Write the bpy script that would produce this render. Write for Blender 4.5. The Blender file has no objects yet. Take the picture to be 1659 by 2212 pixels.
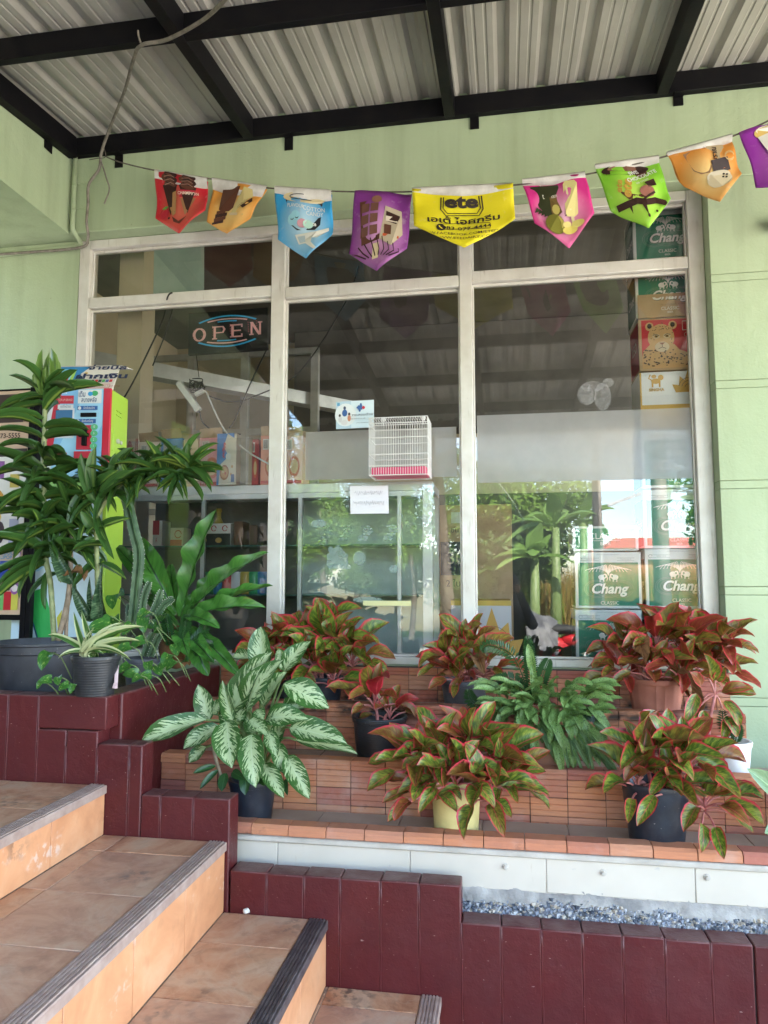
import bpy, math, random
from mathutils import Vector, Matrix, noise as mnoise
S = bpy.context.scene
COL = S.collection
V = Vector
R = random.Random(11)
PI = math.pi
# ------------------------------------------------------------------ camera
# origin = eye of the camera; x runs along the shop front, y into the shop, z up (metres)
F, YAW, PITCH = 1566.5, 0.16708, 0.09511          # focal length for a 1659 x 2212 picture
FW = V((-math.sin(YAW)*math.cos(PITCH), math.cos(YAW)*math.cos(PITCH), math.sin(PITCH)))
RT = V((math.cos(YAW), math.sin(YAW), 0)); UP = RT.cross(FW)
def ray(x, y): return FW + RT*((x-829.5)/F) - UP*((y-1106)/F)
def P(x, y, d):                                    # survey point: sight line cut with the plane Y = d
    r = ray(x, y); return r*(d/r.y)
def PZ(x, y, z):
    r = ray(x, y); return r*(z/r.z)
GLASS = 3.54
def RF(x, y, d):                                   # survey point of something seen mirrored in the shop glass
    p = P(x, y, d); return V((p.x, 2*GLASS-p.y, p.z))
cd = bpy.data.cameras.new('camera'); cam = bpy.data.objects.new('camera', cd); COL.objects.link(cam)
cam.matrix_world = Matrix((RT, UP, -FW)).transposed().to_4x4()
cd.sensor_fit = 'VERTICAL'; cd.sensor_height = 36; cd.lens = F/2212*36
cd.clip_start = 0.02; cd.clip_end = 2000
S.camera = cam
# ------------------------------------------------------------------ daylight
SUN = V((0.35, 0.75, 0.86)).normalized()            # direction towards the sun: high, behind the building
w = bpy.data.worlds.new('World'); S.world = w; w.use_nodes = True
wn, wl = w.node_tree.nodes, w.node_tree.links
bg = wn['Background']; bg.inputs[1].default_value = 0.15
sky = wn.new('ShaderNodeTexSky'); sky.sky_type = 'NISHITA'; sky.sun_disc = False
sky.sun_elevation = math.asin(SUN.z); sky.sun_rotation = math.atan2(SUN.x, SUN.y)
tc = wn.new('ShaderNodeTexCoord'); mp = wn.new('ShaderNodeMapping'); mp.inputs['Scale'].default_value = (1, 1, 2.2)
cn = wn.new('ShaderNodeTexNoise'); cn.inputs['Scale'].default_value = 2.3; cn.inputs['Detail'].default_value = 7
cr = wn.new('ShaderNodeValToRGB'); cr.color_ramp.elements[0].position = .55; cr.color_ramp.elements[1].position = .74
cm = wn.new('ShaderNodeMix'); cm.data_type = 'RGBA'
wl.new(tc.outputs['Generated'], mp.inputs[0]); wl.new(mp.outputs[0], cn.inputs['Vector']); wl.new(cn.outputs[0], cr.inputs[0])
wl.new(cr.outputs[0], cm.inputs[0]); wl.new(sky.outputs[0], cm.inputs[6]); cm.inputs[7].default_value = (6.5, 6.6, 6.8, 1)
wl.new(cm.outputs[2], bg.inputs[0])
sl = bpy.data.lights.new('sun', 'SUN'); sl.energy = 5.0; sl.angle = math.radians(.5); sl.color = (1, .95, .87)
so = bpy.data.objects.new('sun', sl); COL.objects.link(so); so.rotation_euler = SUN.to_track_quat('Z', 'Y').to_euler()
S.view_settings.view_transform = 'Standard'; S.view_settings.look = 'None'
S.view_settings.exposure = 4.0; S.view_settings.gamma = 1
S.view_settings.use_curve_mapping = False
# ------------------------------------------------------------------ helpers: materials
class G:
    def __init__(s, name):
        s.m = bpy.data.materials.new(name); s.m.use_nodes = True
        s.t = s.m.node_tree; s.b = s.t.nodes['Principled BSDF']; s._tc = None
    def n(s, ty, **kw):
        nd = s.t.nodes.new('ShaderNode'+ty)
        for k, v in kw.items():
            if hasattr(nd, k) and not k[0].isupper(): setattr(nd, k, v)
            else: s.set(nd.inputs[k.replace('_', ' ')], v)
        return nd
    def set(s, sock, v):
        if isinstance(v, bpy.types.NodeSocket): s.t.links.new(v, sock)
        else:
            if isinstance(v, (tuple, list)) and len(v) == 3 and sock.type == 'RGBA': v = (*v, 1)
            sock.default_value = v
    def co(s, k='Object'):
        if not s._tc: s._tc = s.n('TexCoord')
        return s._tc.outputs[k]
    def pos(s): return s.n('NewGeometry').outputs['Position']
    def rnd(s): return s.n('ObjectInfo').outputs['Random']
    def map(s, vec, scale=(1, 1, 1), loc=None):
        nd = s.n('Mapping', Vector=vec, Scale=scale)
        if loc is not None: s.set(nd.inputs['Location'], loc)
        return nd.outputs[0]
    def noise(s, scale, vec=None, detail=4, rough=.55, dist=0):
        return s.n('TexNoise', Scale=scale, Detail=detail, Roughness=rough, Distortion=dist, Vector=vec or s.co()).outputs[0]
    def vor(s, scale, vec=None, feature='F1', out='Distance'):
        nd = s.n('TexVoronoi', feature=feature, Scale=scale, Vector=vec or s.co()); return nd.outputs[out]
    def ramp(s, fac, stops):
        nd = s.n('ValToRGB', Fac=fac); e = nd.color_ramp.elements
        while len(e) < len(stops): e.new(.5)
        for i, (p, c) in enumerate(stops):
            e[i].position = p; e[i].color = (*c, 1) if isinstance(c, (tuple, list)) else (c, c, c, 1)
        return nd.outputs[0]
    def mix(s, f, a, b, bt='MIX'):
        nd = s.n('Mix', data_type='RGBA', blend_type=bt)
        s.set(nd.inputs[0], f); s.set(nd.inputs[6], a); s.set(nd.inputs[7], b); return nd.outputs[2]
    def math(s, op, a, b=0, c=0):
        nd = s.n('Math', operation=op); s.set(nd.inputs[0], a); s.set(nd.inputs[1], b); s.set(nd.inputs[2], c); return nd.outputs[0]
    def sep(s, vec):
        return s.n('SeparateXYZ', Vector=vec).outputs
    def bump(s, h, strength=.3, dist=.01):
        s.set(s.b.inputs['Normal'], s.n('Bump', Height=h, Strength=strength, Distance=dist).outputs[0])
    def out(s, color, rough=.5, metal=0, spec=.5, coat=0):
        s.set(s.b.inputs['Base Color'], color); s.set(s.b.inputs['Roughness'], rough); s.set(s.b.inputs['Metallic'], metal)
        s.set(s.b.inputs['Specular IOR Level'], spec); s.set(s.b.inputs['Coat Weight'], coat); return s.m
def pm(name, c1, c2, scale=6, rough=.5, bump=0, bscale=60, metal=0, spec=.4, lo=.35, hi=.65, dist=.005):
    g = G(name)
    col = g.ramp(g.noise(scale), [(lo, c1), (hi, c2)])
    if bump: g.bump(g.noise(bscale, detail=5), bump, dist)
    return g.out(col, rough, metal, spec)
_flat = {}
def flat(c, rough=.45):
    k = tuple(round(x, 3) for x in c)
    if k not in _flat:
        g = G('print_ink'); f = g.noise(40)
        _flat[k] = g.out(g.mix(g.math('MULTIPLY', f, .18), c, tuple(x*.8 for x in c)), rough, 0, .4)
    return _flat[k]
# ------------------------------------------------------------------ helpers: meshes and objects
class MB:
    def __init__(s): s.v = []; s.f = []; s.m = []; s.uv = {}
    def add(s, vs, fs, m=0):
        o = len(s.v); s.v += [tuple(x) for x in vs]; s.f += [tuple(i+o for i in f) for f in fs]; s.m += [m]*len(fs); return s
    def box(s, x0, x1, y0, y1, z0, z1, m=0):
        x0, x1 = min(x0, x1), max(x0, x1); y0, y1 = min(y0, y1), max(y0, y1); z0, z1 = min(z0, z1), max(z0, z1)
        return s.add([(x, y, z) for z in (z0, z1) for y in (y0, y1) for x in (x0, x1)],
              [(0, 2, 3, 1), (4, 5, 7, 6), (0, 1, 5, 4), (2, 6, 7, 3), (0, 4, 6, 2), (1, 3, 7, 5)], m)
    def hull(s, lo, hi, m=0):                       # ring lo and ring hi joined, both capped
        n = len(lo)
        return s.add(list(lo)+list(hi), [tuple(range(n))[::-1], tuple(range(n, 2*n))]+[(i, (i+1) % n, n+(i+1) % n, n+i) for i in range(n)], m)
    def bar(s, a, b, w, h, up=V((0, 0, 1)), m=0):   # square bar from a to b
        a, b = V(a), V(b); t = (b-a).normalized(); x = t.cross(up).normalized()*w/2; z = x.cross(t).normalized()*h/2
        return s.hull([a-x-z, a+x-z, a+x+z, a-x+z], [b-x-z, b+x-z, b+x+z, b-x+z], m)
    def tube(s, pts, r, n=7, m=0):
        pts = [V(p) for p in pts]; k = len(pts); vs = []
        rr = r if isinstance(r, (list, tuple)) else [r]*k
        px = None
        for i, p in enumerate(pts):
            t = (pts[min(i+1, k-1)]-pts[max(i-1, 0)]).normalized()
            if px is None: px = t.cross(V((.31, .17, .93))).normalized()
            px = (px-t*px.dot(t)).normalized(); py = t.cross(px)
            vs += [p+(px*math.cos(2*PI*j/n)+py*math.sin(2*PI*j/n))*rr[i] for j in range(n)]
        fs = [(i*n+j, i*n+(j+1) % n, (i+1)*n+(j+1) % n, (i+1)*n+j) for i in range(k-1) for j in range(n)]
        return s.add(vs, fs+[tuple(range(n))[::-1], tuple(range((k-1)*n, k*n))], m)
    def lathe(s, prof, c, n=32, m=0, sx=1, sy=1):
        vs = [(c[0]+r*sx*math.cos(2*PI*j/n), c[1]+r*sy*math.sin(2*PI*j/n), c[2]+z) for r, z in prof for j in range(n)]
        fs = [(i*n+j, i*n+(j+1) % n, (i+1)*n+(j+1) % n, (i+1)*n+j) for i in range(len(prof)-1) for j in range(n)]
        fs.append(tuple(range(n))[::-1]); fs.append(tuple(range((len(prof)-1)*n, len(prof)*n)))
        return s.add(vs, fs, m)
    def ball(s, c, r, n=10, m=0):
        rx, ry, rz = r if isinstance(r, (tuple, list)) else (r, r, r)
        k = n//2+1
        return s.lathe([(max(1e-4, math.sin(PI*i/k)), -rz*math.cos(PI*i/k)) for i in range(k+1)], c, n, m, rx, ry)
    def mesh(s, name, mats, smooth=False):
        me = bpy.data.meshes.new(name); me.from_pydata(s.v, [], s.f)
        for m in (mats if isinstance(mats, (list, tuple)) else [mats]): me.materials.append(m)
        if any(s.m): me.polygons.foreach_set('material_index', s.m)
        if smooth: me.polygons.foreach_set('use_smooth', [True]*len(s.f))
        me.update(); return me
    def build(s, name, mats, parent=None, smooth=False, bevel=0, seg=2, label=None, kind=None, ang=None):
        o = put(name, s.mesh(name, mats, smooth), parent)
        if bevel:
            b = o.modifiers.new('bevel', 'BEVEL'); b.width = bevel; b.segments = seg; b.limit_method = 'ANGLE'; b.angle_limit = .6
            o.data.polygons.foreach_set('use_smooth', [True]*len(s.f)); ang = ang or .9
        if ang: o.data.set_sharp_from_angle(angle=ang)
        if label: o['label'] = label
        if kind: o['kind'] = kind
        return o
def put(name, me, parent=None, mat=None):
    o = bpy.data.objects.new(name, me); COL.objects.link(o)
    if parent is not None:
        o.parent = parent
        p = parent; off = V((0, 0, 0))
        while p is not None and p.data is None: off += p.location; p = p.parent
        o.matrix_parent_inverse = Matrix.Translation(-off)
    if mat is not None: o.matrix_local = mat if parent is None else mat
    return o
def tag(o, label, cat, group=None):
    o['label'] = label; o['category'] = cat
    if group: o['group'] = group
    return o
def thing(name, label, cat, loc=(0, 0, 0), group=None):
    o = bpy.data.objects.new(name, None); COL.objects.link(o); o.location = loc; o.empty_display_size = .1
    return tag(o, label, cat, group)
def place(name, me, parent, M):                     # shared mesh at world matrix M under a thing
    o = put(name, me, parent); o.matrix_basis = M; return o
def orient(p, y, up=V((0, 0, 1)), s=(1, 1, 1)):
    y = V(y).normalized(); x = y.cross(V(up))
    x = x.normalized() if x.length > 1e-5 else V((1, 0, 0)); z = x.cross(y)
    M = Matrix((x*s[0], y*s[1], z*s[2])).transposed().to_4x4(); M.translation = p; return M
def curve(pts, k=6):                                # smooth polyline through points
    pts = [V(p) for p in pts]; out = []
    for i in range(len(pts)-1):
        a, b, c, d = pts[max(i-1, 0)], pts[i], pts[i+1], pts[min(i+2, len(pts)-1)]
        for j in range(k):
            t = j/k
            out.append(.5*((2*b)+(c-a)*t+(2*a-5*b+4*c-d)*t*t+(3*b-a-3*c+d)*t**3))
    return out+[pts[-1]]
# flat printed artwork: coloured shapes and lettering a hair above a surface
_txt = {}
def glyphs(t, bold=0):
    k = (t, bold)
    if k not in _txt:
        c = bpy.data.curves.new('lettering', 'FONT'); c.body = t; c.size = 1; c.resolution_u = 3; c.offset = bold
        o = bpy.data.objects.new('lettering', c); COL.objects.link(o); bpy.context.view_layer.update()
        me = bpy.data.meshes.new_from_object(o.evaluated_get(bpy.context.evaluated_depsgraph_get()))
        vs = [(v.co.x, v.co.y) for v in me.vertices]; fs = [tuple(p.vertices) for p in me.polygons]
        bpy.data.meshes.remove(me); bpy.data.objects.remove(o); bpy.data.curves.remove(c)
        x0 = min([v[0] for v in vs] or [0]); x1 = max([v[0] for v in vs] or [1])
        _txt[k] = ([(x-x0, y) for x, y in vs], fs, x1-x0)
    return _txt[k]
def ell(cx, cy, rx, ry, n=20, a0=0, a1=2*PI): return [(cx+rx*math.cos(a0+(a1-a0)*i/n), cy+ry*math.sin(a0+(a1-a0)*i/n)) for i in range(n+(a1-a0 < 6.2))]
def rect(x0, y0, x1, y1): return [(x0, y0), (x1, y0), (x1, y1), (x0, y1)]
def stroke(pts, w):
    L, Rr = [], []
    for i, p in enumerate(pts):
        a, b = pts[max(i-1, 0)], pts[min(i+1, len(pts)-1)]
        dx, dy = b[0]-a[0], b[1]-a[1]; l = math.hypot(dx, dy) or 1
        L.append((p[0]-dy/l*w/2, p[1]+dx/l*w/2)); Rr.append((p[0]+dy/l*w/2, p[1]-dx/l*w/2))
    return [[L[i], Rr[i], Rr[i+1], L[i+1]] for i in range(len(pts)-1)]
def art(items, fn, parent, name='print', step=.0004, rough=.45):
    # items: (colour, polygon) | (colour, [polygons]) | ('t', colour, text, x, y, height, align, bold, slant, rot)
    mb = MB(); cols = []
    for k, it in enumerate(items):
        off = (k+1)*step
        c = it[1] if it[0] == 't' else it[0]
        if c not in cols: cols.append(c)
        m = cols.index(c)
        if it[0] == 't':
            _, c, t, x, y, h = it[:6]
            al, bold, sl_, rot = (list(it[6:])+['c', 0, 0, 0][len(it)-6:])[:4]
            vs, fs, wd = glyphs(t, bold); h = h/.72
            ox = {'c': -wd/2, 'l': 0, 'r': -wd}[al]; ca, sa = math.cos(rot), math.sin(rot)
            pts = [((vx+ox+vy*sl_)*h, vy*h) for vx, vy in vs]
            mb.add([fn(x+a*ca-b*sa, y+a*sa+b*ca, off) for a, b in pts], fs, m)
        else:
            polys = it[1] if isinstance(it[1][0], list) else [it[1]]
            for p in polys: mb.add([fn(a, b, off) for a, b in p], [tuple(range(len(p)))], m)
    return mb.build(name, [flat(c, rough) for c in cols], parent)
def facing(o, ux, uz, w, h):                        # plane map: (0..1, 0..1) on a rectangle with corner o
    o, ux, uz = V(o), V(ux).normalized(), V(uz).normalized(); n = ux.cross(uz)
    return lambda u, v, k: o+ux*(u*w)+uz*(v*h)+n*k
WHITE, BLACK, GREEN, RED = (.75, .75, .73), (.015, .015, .015), (.012, .13, .075), (.55, .03, .04)
# ------------------------------------------------------------------ materials
def m_green_wall():
    g = G('green_wall_paint'); p = g.pos()
    c = g.ramp(g.noise(1.6, p, 6), [(.3, (.335, .415, .26)), (.7, (.385, .46, .30))])
    st = g.noise(1, g.map(p, (9, 9, .7)), 5)                        # faint run marks down the wall
    c = g.mix(g.ramp(st, [(.47, 0), (.75, .45)]), c, (.22, .26, .16))
    sp = g.ramp(g.noise(55, p, 2), [(.74, 0), (.78, .6)]); c = g.mix(sp, c, (.2, .21, .13))
    g.bump(g.math('ADD', g.noise(14, p, 5), g.math('MULTIPLY', g.noise(90, p, 4), .35)), .3, .012)
    return g.out(c, .62, 0, .35)
def m_maroon():
    g = G('maroon_gloss_paint'); p = g.pos()
    c = g.ramp(g.noise(5, p, 6), [(.3, (.072, .0105, .012)), (.7, (.095, .015, .016))])
    sc = g.ramp(g.noise(1, g.map(p, (60, 60, 160)), 3), [(.69, 0), (.72, .8)]); c = g.mix(sc, c, (.34, .22, .2))
    n = g.sep(g.n('NewGeometry').outputs['Normal'])[2]
    dust = g.math('MULTIPLY', g.math('MAXIMUM', n, 0), g.ramp(g.noise(16, p, 6), [(.3, .1), (.7, .6)]))
    c = g.mix(dust, c, (.2, .13, .12))
    g.bump(g.math('ADD', g.noise(30, p, 5), g.math('MULTIPLY', g.noise(150, p, 3), .25)), .4, .006)
    return g.out(c, g.ramp(g.noise(9, p, 4), [(.3, .3), (.7, .55)]), 0, .32)
def m_brick():
    g = G('red_brick'); p = g.pos(); r = g.rnd()
    base = g.ramp(r, [(0, (.42, .125, .075)), (.25, (.52, .21, .11)), (.5, (.56, .24, .125)), (.75, (.36, .12, .10)), (1, (.58, .28, .16))])
    z = g.noise(1, g.map(p, (14, 14, 190)), 4)
    c = g.mix(g.ramp(z, [(.35, 0), (.75, .5)]), base, (.33, .15, .11))
    wht = g.ramp(g.noise(7, p, 6), [(.56, 0), (.72, .28)]); c = g.mix(wht, c, (.56, .46, .41))
    zz = g.sep(p)[2]
    def dark(z0, h):                                                 # black mould along the foot of a riser
        return g.math('MULTIPLY', g.math('SUBTRACT', 1, g.math('SMOOTH_MIN', 1, g.math('ABSOLUTE', g.math('DIVIDE', g.math('SUBTRACT', zz, z0), h)), .2)), 1)
    mould = g.math('MULTIPLY', g.ramp(g.noise(9, p, 6), [(.4, 0), (.55, 1)]), g.math('MAXIMUM', dark(-.545, .05), 0))
    spots = g.ramp(g.noise(4.2, g.map(p, (1, 1, 1.3)), 7, .65), [(.62, 0), (.68, .8)])
    c = g.mix(g.math('MAXIMUM', mould, g.math('MULTIPLY', spots, g.ramp(g.noise(30, p), [(.4, .2), (.6, 1)]))), c, (.035, .03, .026))
    g.bump(g.noise(70, p, 5), .5, .004)
    return g.out(c, .85, 0, .2)
def m_stone_tile():
    g = G('rustic_stone_tile'); p = g.pos(); r = g.rnd()
    pp = g.n('VectorMath', operation='ADD'); g.set(pp.inputs[0], p); g.set(pp.inputs[1], g.n('CombineXYZ', X=g.math('MULTIPLY', r, 31)).outputs[0])
    p2 = pp.outputs[0]
    a = g.noise(3.6, p2, 9, .66, .8); b = g.noise(13, p2, 9, .7, .9)
    c = g.ramp(a, [(.3, (.20, .08, .04)), (.43, (.40, .18, .09)), (.52, (.52, .28, .155)), (.62, (.54, .36, .23)), (.72, (.40, .27, .18))])
    c = g.mix(g.ramp(b, [(.5, 0), (.75, .55)]), c, (.22, .115, .065))
    vein = g.ramp(g.math('ABSOLUTE', g.math('SUBTRACT', g.noise(5, p2, 5, .6, 1.2), .5)), [(0, .22), (.03, 0)]); c = g.mix(vein, c, (.58, .42, .3))
    dirt = g.math('MULTIPLY', g.ramp(g.noise(2.6, p, 5), [(.57, 0), (.64, 1)]), g.ramp(g.noise(34, p, 6), [(.47, 0), (.6, .85)]))
    c = g.mix(dirt, c, (.07, .05, .04))
    tint = g.math('MULTIPLY', r, .35); c = g.mix(tint, c, (.4, .31, .27))
    g.bump(b, .12, .004)
    return g.out(c, g.ramp(b, [(.3, .3), (.7, .5)]), 0, .28)
def m_riser_tile():
    g = G('tan_riser_tile'); p = g.pos(); a = g.noise(5, p, 8, .62, .5)
    c = g.ramp(a, [(.25, (.46, .20, .095)), (.5, (.60, .29, .145)), (.75, (.66, .38, .22))])
    c = g.mix(g.ramp(g.noise(20, p, 7), [(.55, 0), (.75, .35)]), c, (.34, .16, .08))
    zz = g.sep(p)
    scuff = g.math('MULTIPLY', g.ramp(g.noise(1, g.map(p, (6, 6, 12)), 6), [(.60, 0), (.70, 1)]), g.ramp(g.noise(1, g.map(p, (110, 40, 40)), 7), [(.5, 0), (.58, .5)]))
    c = g.mix(scuff, c, (.68, .6, .54))
    dirt = g.math('MULTIPLY', g.ramp(g.noise(2.2, p, 4), [(.62, 0), (.7, 1)]), g.ramp(g.noise(26, p, 6), [(.47, 0), (.56, .9)]))
    c = g.mix(dirt, c, (.1, .065, .05))
    g.bump(a, .1, .003)
    return g.out(c, .38, 0, .4)
def m_frame():
    g = G('aged_aluminium_frame'); p = g.pos()
    c = g.ramp(g.noise(9, p, 5), [(.35, (.56, .53, .48)), (.7, (.66, .64, .60))])
    c = g.mix(g.ramp(g.noise(1, g.map(p, (45, 45, 6)), 5), [(.62, 0), (.74, .55)]), c, (.33, .29, .24))
    sp = g.ramp(g.noise(140, p, 2), [(.73, 0), (.77, .7)]); c = g.mix(sp, c, (.16, .13, .1))
    return g.out(c, .42, .15, .5)
def m_glass():
    g = G('window_glass'); p = g.pos()
    fr = g.n('Fresnel', IOR=1.78).outputs[0]
    gl = g.n('BsdfGlossy', Color=(.95, .97, .96), Roughness=.004).outputs[0]
    tr = g.n('BsdfTransparent', Color=(.97, .98, .97)).outputs[0]
    mx = g.n('MixShader'); g.set(mx.inputs[0], fr); g.set(mx.inputs[1], tr); g.set(mx.inputs[2], gl)
    df = g.n('BsdfDiffuse', Color=(.55, .55, .52)).outputs[0]
    streak = g.math('MULTIPLY', g.ramp(g.noise(1, g.map(p, (26, 26, 1.4)), 6), [(.5, 0), (.8, .03)]), 1)
    grime = g.ramp(g.noise(210, p, 2), [(.73, 0), (.77, .3)])
    mx2 = g.n('MixShader'); g.set(mx2.inputs[0], g.math('ADD', g.math('ADD', streak, grime), .003)); g.set(mx2.inputs[1], mx.outputs[0]); g.set(mx2.inputs[2], df)
    g.set(g.t.nodes['Material Output'].inputs[0], mx2.outputs[0]); return g.m
def m_film(dfw=.52, tpw=.3):
    g = G('frosted_film'); p = g.pos()
    df = g.n('BsdfDiffuse', Color=g.ramp(g.noise(12, p, 6), [(.3, (.34, .335, .325)), (.7, (.43, .425, .41))])).outputs[0]
    rf = g.n('BsdfRefraction', Color=(.95, .95, .95), Roughness=.45, IOR=1.2).outputs[0]
    tl = g.n('BsdfTranslucent', Color=(.7, .7, .7)).outputs[0]
    m0 = g.n('MixShader'); g.set(m0.inputs[0], .12); g.set(m0.inputs[1], rf); g.set(m0.inputs[2], tl)
    tp = g.n('BsdfTransparent', Color=(1, 1, 1)).outputs[0]; m1 = g.n('MixShader'); g.set(m1.inputs[0], tpw); g.set(m1.inputs[1], m0.outputs[0]); g.set(m1.inputs[2], tp)
    mx = g.n('MixShader'); g.set(mx.inputs[0], dfw); g.set(mx.inputs[1], m1.outputs[0]); g.set(mx.inputs[2], df)
    g.set(g.t.nodes['Material Output'].inputs[0], mx.outputs[0]); return g.m
def m_smear(name, c, lo, hi):
    g = G(name); p = g.pos(); df = g.n('BsdfDiffuse', Color=c).outputs[0]; tp = g.n('BsdfTransparent').outputs[0]; mx = g.n('MixShader')
    g.set(mx.inputs[0], g.ramp(g.noise(22, p, 7, .65, 1.5), [(lo, .03), (hi, .55)])); g.set(mx.inputs[1], tp); g.set(mx.inputs[2], df)
    g.set(g.t.nodes['Material Output'].inputs[0], mx.outputs[0]); return g.m
def m_sheet():
    g = G('galvanised_roof_sheet'); p = g.pos()
    c = g.ramp(g.noise(3, p, 6), [(.3, (.34, .325, .285)), (.7, (.42, .405, .36))])
    c = g.mix(g.ramp(g.noise(1, g.map(p, (30, 1.5, 30)), 5), [(.5, 0), (.8, .4)]), c, (.29, .275, .235))
    return g.out(c, .5, .1, .5)
def m_pot(name, c, rough=.45, ring=0):
    g = G(name); p = g.pos()
    col = g.mix(g.ramp(g.noise(13, p, 6), [(.42, 0), (.75, .4)]), c, tuple(min(1, x*1.6+.05) for x in c))
    col = g.mix(g.ramp(g.noise(120, p, 2), [(.72, 0), (.76, .6)]), col, (.4, .37, .33))
    if ring:
        z = g.sep(p)[2]; g.bump(g.math('SINE', g.math('MULTIPLY', z, 2*PI/.009)), .14, .002)
    return g.out(col, rough, 0, .45)
def uvl(g):                                          # leaf coordinates: |across| 0..1, along 0..1, signed across
    s = g.sep(g.co('UV')); u = g.math('MULTIPLY', g.math('SUBTRACT', s[0], .5), 2)
    return g.math('ABSOLUTE', u), s[1], u
def leafmat(name, fn, rough=.36, spec=.45, trans=.25):
    g = G(name); c = fn(g, *uvl(g))
    g.out(c, rough, 0, spec)
    tl = g.n('BsdfTranslucent', Color=c).outputs[0]; mx = g.n('MixShader')
    g.set(mx.inputs[0], trans); g.set(mx.inputs[1], g.b.outputs[0]); g.set(mx.inputs[2], tl)
    g.set(g.t.nodes['Material Output'].inputs[0], mx.outputs[0]); return g.m
def veinco(g, u, v, k=.55, su=3, sv=26):             # coordinates that run along the side veins
    return g.n('CombineXYZ', X=g.math('MULTIPLY', u, su), Y=g.math('MULTIPLY', g.math('SUBTRACT', v, g.math('MULTIPLY', u, k)), sv), Z=g.math('MULTIPLY', g.rnd(), 40)).outputs[0]
def f_red(g, u, v, us):
    n = g.noise(1, veinco(g, u, v, .3, 2.5, 13), 4); n2 = g.noise(1, veinco(g, u, v, .3, 3, 30), 3)
    c = g.ramp(n, [(.3, (.02, .06, .01)), (.47, (.085, .15, .016)), (.66, (.27, .30, .04))])
    r = g.rnd()
    oc = g.n('SeparateColor', Color=g.n('ObjectInfo').outputs['Color']).outputs[0]
    redden = g.math('ADD', g.math('ADD', g.ramp(r, [(.6, -.15), (.9, .9)]), g.math('SUBTRACT', oc, .5)), g.math('MULTIPLY', g.math('SUBTRACT', n2, .45), 1.4))
    c = g.mix(g.math('MULTIPLY', redden, .6), c, (.25, .007, .018))
    edge = g.ramp(g.math('ADD', u, g.math('MULTIPLY', g.math('SUBTRACT', n2, .5), .28)), [(.76, 0), (.93, 1)])
    c = g.mix(edge, c, g.mix(r, (.48, .008, .04), (.55, .045, .06)))
    mid = g.ramp(u, [(.02, .9), (.06, 0)]); c = g.mix(mid, c, (.5, .07, .08))
    tip = g.ramp(v, [(.86, 0), (1, .6)]); return g.mix(tip, c, (.40, .04, .04))
def f_silver(g, u, v, us):
    n = g.noise(1, veinco(g, us, v, .32, 2.4, 20) if 0 else g.n('CombineXYZ', X=g.math('MULTIPLY', us, 2.2), Y=g.math('MULTIPLY', g.math('SUBTRACT', v, g.math('MULTIPLY', u, .32)), 20), Z=g.math('MULTIPLY', g.rnd(), 40)).outputs[0], 5, .6); n2 = g.noise(16, g.n('CombineXYZ', X=us, Y=g.math('MULTIPLY', v, 3), Z=g.math('MULTIPLY', g.rnd(), 30)).outputs[0], 3)
    lim = g.math('SUBTRACT', .86, g.math('MULTIPLY', u, .52))
    x = g.math('SUBTRACT', g.math('ADD', n, g.math('MULTIPLY', n2, .25)), lim)
    pale = g.ramp(x, [(.0, 0), (.05, 1)])
    c0 = g.ramp(n2, [(.3, (.025, .085, .02)), (.7, (.06, .16, .03))])
    pale = g.ramp(g.math('SUBTRACT', g.math('ADD', g.math('MULTIPLY', u, .55), g.math('MULTIPLY', n, 2.1)), .82), [(.45, 1), (.52, 0)])
    c = g.mix(pale, c0, (.44, .55, .30))
    mid = g.ramp(u, [(.02, .9), (.06, 0)]); return g.mix(mid, c, (.50, .60, .36))
def f_drac(g, u, v, us):
    n = g.noise(1, veinco(g, u, g.math('MULTIPLY', v, .2), .1, 12, 4), 3)
    c = g.ramp(n, [(.3, (.03, .09, .02)), (.7, (.075, .17, .035))])
    s = g.ramp(u, [(.12, .0), (.22, 1), (.34, 1), (.45, 0)])
    c = g.mix(g.math('MULTIPLY', s, g.ramp(g.rnd(), [(.3, .1), (.9, .95)])), c, (.30, .42, .08))
    return g.mix(g.ramp(u, [(.02, .7), (.08, 0)]), c, (.10, .2, .05))
def f_young(g, u, v, us):
    n = g.noise(1, veinco(g, u, g.math('MULTIPLY', v, .2), .1, 14, 4), 3)
    return g.ramp(n, [(.3, (.10, .2, .04)), (.7, (.24, .36, .09))])
def f_fern(g, u, v, us):
    n = g.noise(1, veinco(g, u, v, .12, 1.2, 30), 4)
    c = g.ramp(n, [(.3, (.035, .13, .02)), (.7, (.085, .24, .04))])
    c = g.mix(g.ramp(g.noise(3, detail=4), [(.66, 0), (.74, .7)]), c, (.22, .13, .04))
    return g.mix(g.ramp(u, [(.04, 1), (.09, 0)]), c, (.012, .035, .01))
def f_spider(g, u, v, us):
    return g.mix(g.ramp(u, [(.55, 0), (.7, 1)]), g.ramp(u, [(.0, (.10, .22, .045)), (.5, (.07, .17, .035))]), (.62, .66, .38))
def f_pothos(g, u, v, us):
    n = g.noise(5, g.n('CombineXYZ', X=us, Y=v, Z=g.math('MULTIPLY', g.rnd(), 30)).outputs[0], 4)
    return g.mix(g.ramp(n, [(.6, 0), (.66, .9)]), g.ramp(n, [(.3, (.03, .12, .02)), (.6, (.06, .19, .03))]), (.42, .5, .13))
def f_snake(g, u, v, us):
    n = g.noise(1, g.n('CombineXYZ', X=g.math('MULTIPLY', us, 1.6), Y=g.math('MULTIPLY', v, 30), Z=g.math('MULTIPLY', g.rnd(), 30)).outputs[0], 4)
    return g.ramp(n, [(.38, (.016, .045, .02)), (.52, (.04, .085, .035)), (.6, (.13, .19, .1))])
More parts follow.
